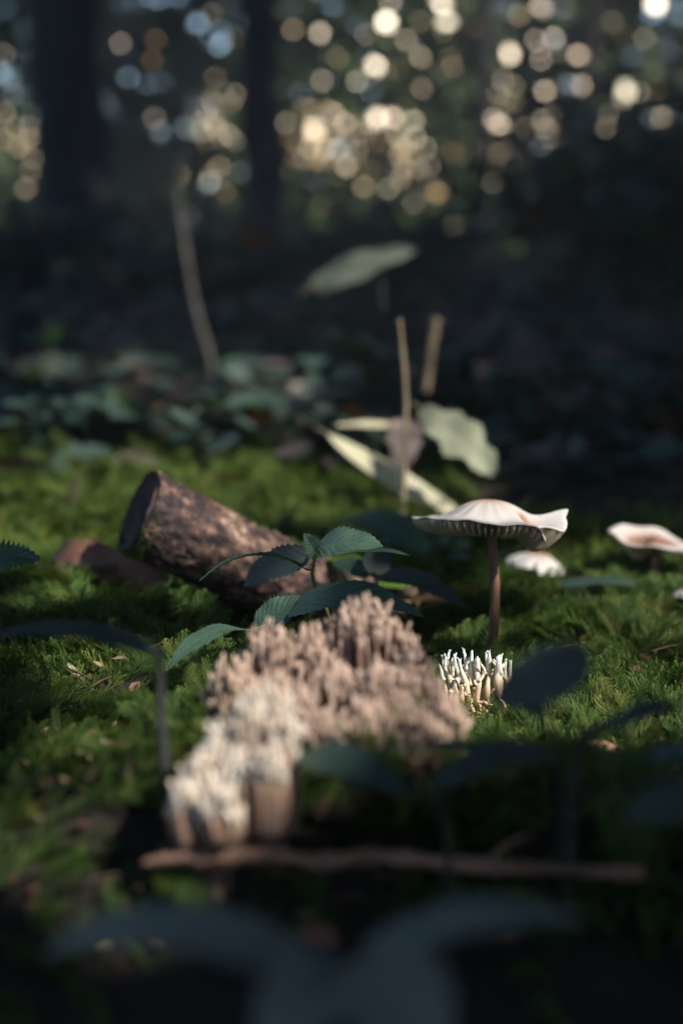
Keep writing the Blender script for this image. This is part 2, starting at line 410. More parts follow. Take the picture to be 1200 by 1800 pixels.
# ------------------------------------------------------------------ moss carpet (stuff), instanced fronds
def frond(seed, dense=1.0):
    r = random.Random(seed); mb = MB()
    L = r.uniform(0.011, 0.016); nseg = 13
    curve = r.uniform(-0.2, 0.9); bend = r.uniform(-0.35, 0.35)
    sp = []
    for i in range(nseg + 1):
        u = i / nseg
        sp.append(Vector((L * u, bend * L * u * u, L * (0.55 * u - curve * u * u * 0.8))))
    def leaflet(p, d, n, l, wd, t):
        s = d.cross(n).normalized() * wd
        mb.add([p - s * .6, p + d * (l * .45) - s, p + d * l, p + d * (l * .45) + s], [(0, 1, 2, 3)], att=[t * .6, t, min(1, t + .3), t])
    def ribbon(a, b, wd, t):
        d = (b - a)
        s = d.cross(Vector((0, 0, 1))).normalized() * wd
        mb.add([a - s, b - s * .5, b + s * .5, a + s], [(0, 1, 2, 3)], att=[t] * 4)
    for i in range(nseg): ribbon(sp[i], sp[i + 1], 0.00018, i / nseg * .4)
    for i in range(1, nseg + 1):
        u = i / nseg; p = sp[i]; t = (sp[i] - sp[i - 1]).normalized()
        for sgn in (-1, 1):
            bl = (0.0058 * math.sin(math.pi * min(1, u * 0.82 + 0.17)) + 0.0005) * r.uniform(0.75, 1.15)
            side = Vector((0, sgn, 0)); dr = (t * r.uniform(0.5, 0.8) + side * r.uniform(.7, 1.0) + Vector((0, 0, r.uniform(-.25, .35)))).normalized()
            nn = max(3, int(bl / 0.00052)); q = p.copy(); a0 = q.copy()
            for k in range(nn):
                f = (k + 1) / nn
                dr = (dr + t * 0.08 + Vector((0, 0, r.uniform(-.07, .09)))).normalized()
                q2 = q + dr * (bl / nn)
                nrm = Vector((0, 0, 1)); sd = dr.cross(nrm).normalized()
                ll = 0.0010 * (1.1 - .5 * f) * r.uniform(.8, 1.2)
                for s2 in (-1, 1):
                    d2 = (dr * 1.0 + sd * (s2 * 0.45) + Vector((0, 0, r.uniform(-.1, .45)))).normalized()
                    leaflet(q2, d2, nrm + sd * s2 * .5, ll, 0.000105, 0.15 + .6 * f * (0.4 + .6 * u))
                q = q2
            ribbon(a0, q, 0.00013, 0.3)
        # leaves on the stem
    for k in range(4):
        leaflet(sp[-1], (t + Vector((0, r.uniform(-.4, .4), r.uniform(-.1, .4)))).normalized(), Vector((0, 0, 1)), .0012, .0002, .9)
    return mb

def shoot(seed):
    """upright star-tipped shoot with narrow leaves all round"""
    r = random.Random(seed); mb = MB()
    H = r.uniform(0.008, 0.012); n = 22
    lean = Vector((r.uniform(-.3, .3), r.uniform(-.3, .3), 1))
    for i in range(n):
        u = i / n; p = lean * (H * u)
        for k in range(3):
            a = i * 2.4 + k * 2.09 + r.uniform(-.2, .2)
            up = 0.35 + 0.9 * u
            d = Vector((math.cos(a), math.sin(a), up * r.uniform(.7, 1.2))).normalized()
            l = r.uniform(.0018, .0028) * (1 - .35 * u)
            s = d.cross(Vector((0, 0, 1))).normalized() * 0.00024
            b2 = p + d * (l * .5) + Vector((0, 0, .0002)); tp = p + d * l
            mb.add([p - s * .7, b2 - s, tp, b2 + s], [(0, 1, 2, 3)], att=[.1 * u, .2 + .4 * u, .4 + .6 * u, .2 + .4 * u])
    return mb

def make_gn(coll, name):
    ng = bpy.data.node_groups.new(name, 'GeometryNodeTree')
    ng.interface.new_socket('Geometry', in_out='INPUT', socket_type='NodeSocketGeometry')
    ng.interface.new_socket('Geometry', in_out='OUTPUT', socket_type='NodeSocketGeometry')
    N, L = ng.nodes, ng.links
    gi = N.new('NodeGroupInput'); go = N.new('NodeGroupOutput')
    m2p = N.new('GeometryNodeMeshToPoints'); iop = N.new('GeometryNodeInstanceOnPoints')
    ci = N.new('GeometryNodeCollectionInfo'); ci.inputs['Collection'].default_value = coll
    ci.inputs['Separate Children'].default_value = True; ci.inputs['Reset Children'].default_value = True
    iop.inputs['Pick Instance'].default_value = True
    def attr(nm, tp):
        a = N.new('GeometryNodeInputNamedAttribute'); a.data_type = tp; a.inputs['Name'].default_value = nm; return a.outputs['Attribute']
    L.new(gi.outputs[0], m2p.inputs['Mesh']); L.new(m2p.outputs[0], iop.inputs['Points'])
    L.new(ci.outputs[0], iop.inputs['Instance'])
    L.new(attr('var', 'INT'), iop.inputs['Instance Index'])
    e2r = N.new('FunctionNodeEulerToRotation'); L.new(attr('rot', 'FLOAT_VECTOR'), e2r.inputs[0]); L.new(e2r.outputs[0], iop.inputs['Rotation'])
    L.new(attr('scl', 'FLOAT'), iop.inputs['Scale'])
    L.new(iop.outputs[0], go.inputs[0])
    return ng

def scatter(name, pts, coll, label):
    """pts: list of (pos, euler, scale, variant)"""
    me = bpy.data.meshes.new(name); me.from_pydata([p[0] for p in pts], [], [])
    a = me.attributes.new('rot', 'FLOAT_VECTOR', 'POINT'); a.data.foreach_set('vector', np.array([p[1] for p in pts], dtype=np.float32).ravel())
    a = me.attributes.new('scl', 'FLOAT', 'POINT'); a.data.foreach_set('value', np.array([p[2] for p in pts], dtype=np.float32))
    a = me.attributes.new('var', 'INT', 'POINT'); a.data.foreach_set('value', np.array([p[3] for p in pts], dtype=np.int32))
    o = bpy.data.objects.new(name, me); COL.objects.link(o)
    md = o.modifiers.new('scatter', 'NODES'); md.node_group = make_gn(coll, name + '_scatter')
    tag(o, label, kind='stuff')
    return o

protos = bpy.data.collections.new('moss_fronds_green'); protos_far = bpy.data.collections.new('moss_fronds_far')
NV = 9
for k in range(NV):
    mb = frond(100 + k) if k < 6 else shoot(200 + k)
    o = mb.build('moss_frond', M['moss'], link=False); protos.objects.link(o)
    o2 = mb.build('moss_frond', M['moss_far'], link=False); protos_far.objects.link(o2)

# bare hollows in the moss: under the log, in the dark foreground, under the big coral
def bare(x, y):
    b = 0
    b = max(b, bump2(x, y, -0.012, 0.425, 0.045, 0.035) * 1.15)
    b = max(b, bump2(x, y, 0.0, 0.30, 0.03, 0.03))
    if y < .20: b = max(b, .86 + .2 * noise.noise(Vector((x * 30, y * 30, 2))))
    if y > .60 - .3 * max(0, x) and x > .03 * y / .6: b = max(b, min(1.2, (x / y - .03) * 12 * min(1, (y - .56) / .08)))
    return b

def moss_points(y0, y1, per_m2, sc, seed, grow=0.0):
    r = random.Random(seed); out = []
    a = 0.30 * 1.15
    area = a * (y1 ** 2 - y0 ** 2) + 0.08 * (y1 - y0)
    n = int(area * per_m2)
    while len(out) < n:
        y = math.sqrt(r.uniform(y0 * y0, y1 * y1)); hw = a * y + 0.04
        x = r.uniform(-hw, hw)
        if r.random() < bare(x, y): n -= 1; continue
        cl = noise.noise(Vector((x * 45, y * 45, 3)))
        if cl < -0.25 and r.random() < 0.6: n -= 1; continue
        z = gh(x, y)
        patch = noise.noise(Vector((x * 22, y * 22, 8)))
        # neighbours lean the same way, as in real cushions
        az = noise.noise(Vector((x * 18, y * 18, 0))) * 9 + r.gauss(0, 0.7)
        tilt = -abs(r.gauss(0.0, 0.30)) - .05
        v = r.randrange(6) if (patch > -0.12 or r.random() < 0.3) else 6 + r.randrange(3)
        if v >= 6: tilt *= 0.6; 
        s = sc * r.uniform(0.7, 1.3) * (1 + 0.35 * cl)
        out.append(((x, y, z + (r.uniform(-0.0035, 0.0005) + 0.003 * max(0, cl)) * (1 + grow)), (r.gauss(0, .25), tilt, az), s, v))
    return out

mp = moss_points(0.15, 0.27, 80000, .74, 1) + moss_points(0.27, 0.50, 270000, 0.64, 2)
scatter('moss_carpet', mp, protos, 'feathery green moss carpet covering the near forest floor')
mp2 = moss_points(0.50, 0.72, 90000, .85, 3, .3) + moss_points(0.72, 0.76, 50000, 1.05, 4, .6) + [q for q in moss_points(0.76, 1.05, 26000, 1.2, 14, .6) if noise.noise(Vector((q[0][0] * 9, q[0][1] * 9, 4))) > (q[0][1] - .80) * 1.5 - .2]
scatter('moss_carpet', mp2, protos_far, 'yellow green moss carpet further back behind the log and mushrooms')

# ------------------------------------------------------------------ forest litter and undergrowth masses
def simple_leaf(mb, c, axis, nrm, l, wd, mi, fold=.10):
    """small cheap leaf: 6 outline points round a raised midrib"""
    axis = axis.normalized(); n = (nrm - axis * nrm.dot(axis))
    n = n.normalized() if n.length > 1e-5 else Vector((0, 0, 1))
    s = axis.cross(n)
    pts = [c - axis * l * .5, c - axis * l * .2 + s * wd * .42, c + axis * l * .12 + s * wd * .5, c + axis * l * .5 - n * l * .6 * fold,
           c + axis * l * .12 - s * wd * .5, c - axis * l * .2 - s * wd * .42]
    m1 = c - axis * l * .18 - n * wd * fold; m2 = c + axis * l * .14 - n * wd * fold
    mb.add(pts + [m1, m2], [(0, 1, 6), (1, 2, 7, 6), (2, 3, 7), (3, 4, 7), (4, 5, 6, 7), (5, 0, 6)], mi,
           [(0, .5), (.3, .9), (.6, 1), (1, .5), (.6, 0), (.3, .1), (.3, .5), (.6, .5)])

def litter():
    r = random.Random(21); mb = MB()
    for i in range(5200):
        y = .70 * (20 ** r.random()); x = r.uniform(-.33, .33) * y * 1.3
        if y < .85 and x < .02 and r.random() < .8 - (y - .62) * 2: continue
        l = r.uniform(.035, .075) * (.45 if y < 1.3 else 1)
        a = r.uniform(0, 6.28)
        simple_leaf(mb, Vector((x, y, gh(x, y) + r.uniform(.002, .02))), Vector((math.cos(a), math.sin(a), r.uniform(-.3, .3))),
                    Vector((r.gauss(0, .5), r.gauss(0, .5), 1)), l, l * r.uniform(.45, .7), r.choice([0, 1, 2, 2, 2, 2]))
    tag(mb.build('leaf_litter', [M['litter'], M['litter'], M['under']], smooth=False), 'brown leaf litter over the dark ground between the trees', kind='stuff')
litter()

def crumbs():
    r = random.Random(31); mb = MB()
    for i in range(2400):
        y = math.sqrt(r.uniform(.2 ** 2, .75 ** 2)); x = r.uniform(-.30, .30) * y
        p = Vector((x, y, gh(x, y) + r.uniform(.0015, .0045))); a = r.uniform(0, 6.28); ax = Vector((math.cos(a), math.sin(a), r.gauss(0, .35))).normalized()
        k = r.random()
        if k < .45:      # needles and straws
            l = r.uniform(.004, .012); tube(mb, [p - ax * l * .5, p + Vector((0, 0, l * .04)), p + ax * l * .5], [.0003, .0003, .00015], 4, mi=0)
        elif k < .8:     # flakes of bark and leaf
            l = r.uniform(.0015, .0045); simple_leaf(mb, p, ax, Vector((r.gauss(0, .6), r.gauss(0, .6), 1)), l, l * r.uniform(.4, .9), 1)
        else:
            l = r.uniform(.002, .004); simple_leaf(mb, p + Vector((0, 0, .001)), ax, Vector((r.gauss(0, .8), -.5, 1)), l, l * .3, 2)
    tag(mb.build('forest_crumbs', [M['stem_brown'], M['dead'], M['straw']], smooth=False), 'crumbs of bark, needles and straw caught in the moss', kind='stuff')
crumbs()

def thicket(name, label, cat, cx, cy, rx, ry, h, n, lsz, seed, mats, pick, z0=0.0, group=None, stems=8, density=None):
    """a shrub of loose leaves on thin stems"""
    r = random.Random(seed)
    base = Vector((cx, cy, gh(cx, cy)))
    t = thing(name, label, cat, base, group)
    ms = MB(); tips = []
    for k in range(stems):
        a = r.uniform(0, 6.28); q = r.uniform(.3, 1)
        top = base + Vector((rx * q * math.cos(a), ry * q * math.sin(a), h * r.uniform(.5, 1)))
        mid = base.lerp(top, .5) + Vector((r.gauss(0, rx * .1), r.gauss(0, ry * .1), h * .12))
        pts = catmull([base + Vector((r.gauss(0, .02), r.gauss(0, .02), -.01)), mid, top], 8)
        tube(ms, pts, [lsz * .06 * (1 - .7 * i / 8) + .0012 for i in range(9)], 5)
        tips.append(pts)
    ms.build('stem', M['stem_brown'], t)
    ml = MB()
    for i in range(n):
        pts = r.choice(tips); p = pts[r.randrange(2, 9)] + Vector((r.gauss(0, rx * .28), r.gauss(0, ry * .28), r.gauss(0, h * .12)))
        if p.z < gh(p.x, p.y) + lsz * .2: p.z = gh(p.x, p.y) + r.uniform(.2, .8) * lsz
        a = r.uniform(0, 6.28)
        l = lsz * r.uniform(.7, 1.25)
        simple_leaf(ml, p, Vector((math.cos(a), math.sin(a), r.uniform(-.5, .2))), Vector((r.gauss(0, .45), r.gauss(0, .45), 1)), l, l * r.uniform(.4, .6), pick(r, p))
    ml.build('foliage', mats, t, smooth=False)
    return t

pk = lambda r, p: 0
UN = [M['under'], M['rust'], M['fresh']]
pk3 = lambda r, p: 0 if r.random() < .94 else r.choice([1, 2])
# low plants in the band just behind the moss
for args in [
    ('low leafy plant behind the moss, under the left thick trunk', -0.135, .80, .09, .05, .04, 130, .024, 31),
    ('low plant with teal green leaves behind the mossy bank, left of the log', -0.07, .84, .08, .05, .035, 130, .026, 32),
    ('low plant with dark leaves just beyond the log\'s upper end', -0.03, .82, .08, .05, .03, 110, .024, 33),
    ('low dark plant beyond the dry stalks', 0.09, .95, .12, .08, .06, 120, .03, 34),
    ('low dark plant beyond the folded mushroom at the right edge', 0.19, .85, .09, .05, .05, 90, .028, 35)]:
    lab, cx, cy, rx, ry, h, n, ls, sd = args
    thicket('undergrowth_plant', lab, 'plant', cx, cy, rx, ry, h, n, ls, sd, UN, pk3, stems=6)
for args in [
    ('dark bramble thicket standing right of the dry stalks, in deep shade', .62, 3.0, .55, .4, .38, 900, .07, 41),
    ('dark bramble thicket at the right edge, below the bright light spots', 1.05, 4.4, .7, .5, .62, 1100, .09, 42),
    ('dark bramble thicket in front of the two thick trunks', -.35, 3.3, .5, .4, .17, 420, .07, 43),
    ('dark low thicket at the left edge before the thick trunk', -.85, 3.9, .4, .4, .26, 350, .08, 44),
    ('dark thicket in the middle distance right of the second trunk', .15, 5.0, .6, .4, .30, 600, .08, 45)]:
    lab, cx, cy, rx, ry, h, n, ls, sd = args
    thicket('bramble_thicket', lab, 'bramble thicket', cx, cy, rx, ry, h, n, ls, sd, UN, pk3, stems=14)

# ------------------------------------------------------------------ trees
S_ = S
def trunk_mb(base, r0, h, lean, seed):
    mb = MB(); rr = random.Random(seed); n = 26
    pts = []; rads = []
    for i in range(n + 1):
        u = (i / n) ** 1.5; z = u * h
        pts.append(base + Vector((lean[0] * u + .03 * math.sin(u * 7 + seed), lean[1] * u, z - .03)))
        rads.append(r0 * (1 + 0.75 * math.exp(-z / (r0 * 1.2))) * (1 - .45 * u))
    tube(mb, pts, rads, 20, rough=0.22, seed=seed)
    return mb, pts

# chosen lit spots, leaves cut away along their sun lines: photo pixel x, y, depth, radius of the gap in metres
LIT = [
 # distant mossy bank left
 (30, 870, .66, .018), (90, 850, .70, .020), (210, 850, .70, .022), (150, 900, .64, .014), (60, 900, .62, .010), (60, 930, .60, .02), (160, 930, .60, .022), (380, 850, .72, .03), (470, 880, .66, .03), (540, 900, .64, .02), (330, 820, .82, .03), (20, 830, .8, .03), (430, 920, .6, .015), (130, 980, .55, .012), (30, 1000, .54, .008),
 # log upper side
 (290, 848, .435, .006), (330, 872, .438, .010), (390, 905, .442, .011), (450, 938, .446, .010), (505, 965, .45, .008),
 # sprig: a fleck on the upper leaf
 (625, 952, .355, .006),
 # dead leaf
 (180, 975, .52, .006),
 # dried leaves
 (600, 780, .62, .012), (640, 812, .62, .017), (690, 842, .61, .017), (740, 868, .61, .017), (785, 892, .60, .015), (800, 770, .60, .014), (840, 810, .60, .010), (640, 470, .9, .02), (700, 455, .9, .015), (757, 600, .785, .014), (764, 565, .78, .01), (706, 620, .583, .01), (711, 700, .58, .008), (708, 920, .572, .008), (368, 615, 1.25, .012), (330, 470, 1.25, .010),
 (808, 850, .7, .012), (620, 1000, .45, .006), (650, 1020, .45, .005), (720,1020,.46,.005),
 # mushrooms
 (770, 920, .39, .007), (820, 915, .39, .009), (870, 915, .39, .010), (920, 925, .39, .009), (970, 920, .39, .008), (862, 960, .39, .004),
 (945, 985, .50, .010), (1100, 945, .50, .008), (1170, 950, .50, .012), (1195, 1040, .42, .008),
 # small coral and moss near it
 (790, 1160, .35, .006), (815, 1175, .35, .008), (845, 1170, .35, .007), (875, 1180, .35, .007), (815, 1225, .35, .006), (845, 1235, .35, .006), (870, 1255, .335, .007),
 # moss right
 (920, 1040, .47, .010), (1000, 1060, .47, .019), (1060, 1050, .48, .014), (1150, 1060, .46, .015), (1100, 1010, .52, .015), (1080, 1100, .43, .008), (1180, 1110, .42, .008), (960, 1110, .42, .007), (1040, 1160, .39, .005), (1070, 1200, .37, .010), (1110, 1190, .375, .011), (1160, 1200, .37, .005), (1180, 1265, .345, .010), (1110, 1240, .355, .004), (1010, 1210, .37, .003), (1160, 1290, .34, .004),
 # moss left, near
 (200, 1160, .35, .011), (170, 1150, .36, .005), (230, 1185, .345, .009), (90, 1150, .36, .004), (270, 1200, .34, .003), (330, 1190, .35, .005), (350, 1160, .36, .004), (360, 1240, .33, .008), (340, 1280, .325, .004), (100, 1060, .43, .006), (200, 1065, .43, .007), (60, 1080, .41, .003), (260, 1080, .42, .004), (150, 1230, .34, .003),
 # big coral
 (642, 1110, .279, .016), (550, 1135, .276, .015), (475, 1140, .273, .014), (412, 1190, .266, .010), (600, 1205, .262, .006), (690, 1150, .277, .006), (540, 1125, .276, .007), (470, 1125, .273, .006), (720, 1240, .252, .004),
 (642, 1075, 0.279, 0.0153), (600, 1095, 0.279, 0.0102), (548, 1120, 0.276, 0.0085), (474, 1118, 0.273, 0.0085), (404, 1178, 0.266, 0.0068), (716, 1128, 0.274, 0.0068), (590, 1180, 0.262, 0.0068), (690, 1185, 0.259, 0.0102), (750, 1205, 0.261, 0.0102), (480, 1198, 0.257, 0.0085),
 (722, 1258, 0.249, 0.0085), (786, 1246, 0.260, 0.0068), (645, 1250, 0.247, 0.0051), (430, 1235, 0.253, 0.0051), (466, 1222, 0.229, 0.0110), (386, 1298, 0.227, 0.0085), (350, 1345, 0.224, 0.0068), (418, 1340, 0.223, 0.0051), (330, 1392, 0.221, 0.0051), (560, 1262, 0.245, 0.0051),
 (20, 960, .58, .014), (90, 940, .60, .014), (200, 900, .62, .012), (40, 840, .75, .03), (160, 835, .74, .02), (260, 860, .66, .012), (100, 990, .47, .010), (180, 970, .46, .009), (240, 990, .45, .006), (20, 1000, .53, .01),
 # front twig and chip
 (1065, 1320, .31, .007),
]
# bright far leaves seen as discs: x, y, size, tint (w warm, b bluish for sky, g green)
SPOTS = [(637,38,.35,'b'),(680,38,.75,'b'),(663,118,.5,'b'),(772,5,1,'b'),(782,35,.5,'g'),(737,105,.22,'w'),(788,95,.2,'g'),(745,160,.15,'w'),
 (880,22,.35,'w'),(915,25,.3,'w'),(948,12,.7,'w'),(895,95,.5,'w'),(945,70,.15,'w'),(970,65,.2,'w'),(1020,98,.4,'w'),(1130,65,.12,'g'),(1155,2,1,'b'),
 (955,158,.25,'w'),(1027,148,.55,'w'),(1058,145,.3,'w'),(1100,155,.9,'b'),(1122,162,.4,'w'),(1063,200,.4,'w'),(1158,205,.3,'g'),(1160,155,.12,'b'),
 (958,205,.8,'w'),(958,235,1,'w'),(865,208,.35,'w'),(878,225,.55,'w'),(920,225,.15,'g'),
 (640,218,1,'w'),(665,205,.6,'w'),(690,205,.5,'w'),(720,215,.3,'g'),(630,265,.25,'w'),(705,268,.35,'w'),(732,238,.2,'w'),(605,220,.25,'w'),(638,328,.3,'w'),(680,330,.2,'g'),(608,290,.3,'w'),
 (765,300,.35,'w'),(805,268,.15,'g'),(768,340,.45,'w'),(810,320,.12,'g'),(865,315,.12,'w'),(1018,285,.35,'w'),(1025,305,.4,'w'),(1078,298,.6,'w'),(1042,355,.1,'w'),
 (215,75,.18,'w'),(270,60,.18,'w'),(270,110,.22,'w'),(370,20,.2,'g'),(400,10,.2,'g'),(415,65,.12,'b'),(515,50,.2,'w'),(558,55,.4,'w'),(520,80,.08,'b'),(375,175,.15,'w'),(380,135,.08,'w'),(353,230,.1,'w'),(385,230,.1,'w'),(385,295,.5,'w'),(372,310,.35,'w'),(395,330,.3,'w'),(317,305,.15,'w'),(270,205,.06,'w'),
 (25,165,.2,'w'),(15,245,.3,'w'),(35,260,.3,'w'),(50,300,.22,'w'),(45,330,.2,'w'),(65,400,.06,'g'),(10,100,.12,'w'),
 (550,205,.8,'w'),(552,225,.8,'w'),(530,190,.2,'w'),(590,235,.3,'g'),(555,285,.25,'w'),(560,325,.35,'w'),(545,395,.07,'g'),(595,412,.2,'w'),(640,160,.12,'g'),(700,60,.12,'g'),(830,130,.1,'g'),(1000,230,.1,'g'),(905,150,.1,'w'),(845,60,.1,'g'),(1090,60,.1,'w'),(740,30,.2,'g')]

sr = random.Random(77)
for _ in range(270):      # dim ones around the clusters
    a_, b_, c_ = sr.choice([(650, 240, 90), (950, 130, 150), (730, 90, 110), (1060, 220, 90), (560, 240, 40), (780, 300, 70), (380, 220, 30), (30, 240, 30), (640, 230, 60)])
    SPOTS.append((sr.gauss(a_, c_), sr.gauss(b_, c_ * .7), sr.uniform(.02, .14), sr.choice('wwwggb')))
SPOTS = [q for q in SPOTS if not (60 < q[0] < 200 or 430 < q[0] < 508) and q[1] < 430]
spot_pts = []
for (sx, sy, sb, tint) in SPOTS:
    if sx < 430: sb *= .4
    if tint == 'b' and sb < .3: tint = 'w'
    d = sr.uniform(8.0, 9.6)
    spot_pts.append((P(sx, sy, d), sb, tint, d))

# background shrubs: far hedge-like understorey, each shrub a thing; glossy leaves added at their front, turned to glint the sun
def understorey():
    r = random.Random(5)
    shr = [(-2.6, 10.2), (-1.2, 10.6), (.1, 10.0), (1.3, 10.4), (2.6, 10.1)]
    labs = ['dark shrub filling the gap left of the thick left trunk', 'dark shrub between the two thick left trunks',
            'dark shrub with bright leaves right of the second trunk', 'dark shrub full of bright leaves beyond the tall mushroom', 'dark shrub with scattered bright leaves at the right edge']
    for k, (cx, cy) in enumerate(shr):
        t = thing('understorey_shrub', labs[k], 'shrub', Vector((cx, cy, gh(cx, cy))))
        ms = MB()
        tips = []
        for j in range(9):
            top = Vector((cx + r.uniform(-.8, .8), cy + r.uniform(-.4, .5), r.uniform(1.4, 3.4)))
            pts = catmull([Vector((cx + r.gauss(0, .08), cy + r.gauss(0, .08), -.02)), Vector((cx, cy, 0)).lerp(top, .5) + Vector((r.gauss(0, .15), 0, 0)), top], 8)
            tube(ms, pts, [.025 * (1 - .7 * i / 8) for i in range(9)], 6)
        ms.build('stem', M['trunk'], t)
        mf = MB()
        for i in range(5200):
            p = Vector((cx + r.uniform(-.9, .9), cy + r.uniform(-.5, .6), r.uniform(0.02, 3.6)))
            a = r.uniform(0, 6.28); l = r.uniform(.08, .15)
            simple_leaf(mf, p, Vector((math.cos(a), math.sin(a), r.uniform(-.6, .2))), Vector((r.gauss(0, .6), -.5 + r.gauss(0, .5), .6)), l, l * .6, 0)
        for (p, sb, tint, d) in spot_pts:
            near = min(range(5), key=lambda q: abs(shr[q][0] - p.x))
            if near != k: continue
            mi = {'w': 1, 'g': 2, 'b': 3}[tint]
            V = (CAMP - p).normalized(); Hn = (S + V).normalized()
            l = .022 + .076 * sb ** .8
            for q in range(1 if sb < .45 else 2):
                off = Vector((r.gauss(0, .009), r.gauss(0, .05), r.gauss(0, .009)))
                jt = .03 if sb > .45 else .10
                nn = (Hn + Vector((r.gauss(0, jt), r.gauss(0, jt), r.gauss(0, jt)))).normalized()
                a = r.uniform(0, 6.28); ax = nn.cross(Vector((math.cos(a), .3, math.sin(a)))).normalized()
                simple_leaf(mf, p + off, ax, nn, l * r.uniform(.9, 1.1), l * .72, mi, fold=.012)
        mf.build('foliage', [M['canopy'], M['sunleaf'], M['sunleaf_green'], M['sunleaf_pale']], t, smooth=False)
understorey()

# far wood: reads as one dark mass closing the view
def far_wood():
    r = random.Random(6); mb = MB()
    for i in range(26000):
        x = r.uniform(-11, 11); y = r.uniform(13, 17) - 0.02 * x * x; z = 9 * r.random() ** 1.2
        a = r.uniform(0, 6.28); l = r.uniform(.22, .4)
        simple_leaf(mb, Vector((x, y, z)), Vector((math.cos(a), math.sin(a), r.uniform(-.6, .2))), Vector((r.gauss(0, .6), -.8, .6)), l, l * .65, 0)
    for i in range(12000):
        a = r.uniform(-.15, math.pi + .15); rr_ = r.uniform(7, 10); x = rr_ * math.cos(a); y = -rr_ * math.sin(a) + 1.0; z = 4.6 * r.random()
        b_ = r.uniform(0, 6.28); l = r.uniform(.22, .4); inw = Vector((-x, -y, 0)).normalized()
        simple_leaf(mb, Vector((x, y, z)), Vector((math.cos(b_), math.sin(b_), r.uniform(-.6, .2))), inw * .8 + Vector((r.gauss(0, .4), r.gauss(0, .4), .5)), l, l * .65, 0)
    for i in range(9000):
        sd_ = r.choice([-1, 1]); x = sd_ * r.uniform(6.5, 9.5); y = r.uniform(0, 14); z = 5 * r.random()
        b_ = r.uniform(0, 6.28); l = r.uniform(.22, .4)
        simple_leaf(mb, Vector((x, y, z)), Vector((math.cos(b_), math.sin(b_), r.uniform(-.6, .2))), Vector((-sd_ * .8, r.gauss(0, .4), .5)), l, l * .65, 0)
    tag(mb.build('far_woodland', [M['canopy']], smooth=False), 'dense dark woodland foliage closing the view', kind='stuff')
far_wood()

def carve(cands, rads, lines):
    """keep the candidates that lie farther from every sun line than its gap radius plus their own"""
    c = np.array(cands); keep = np.ones(len(c), bool); s = np.array(S)
    for (T, r) in lines:
        dv = c - np.array(T); al = dv @ s
        dist = np.linalg.norm(dv - al[:, None] * s[None], axis=1)
        keep &= ~((dist < r + rads) & (al > 0))
    return keep

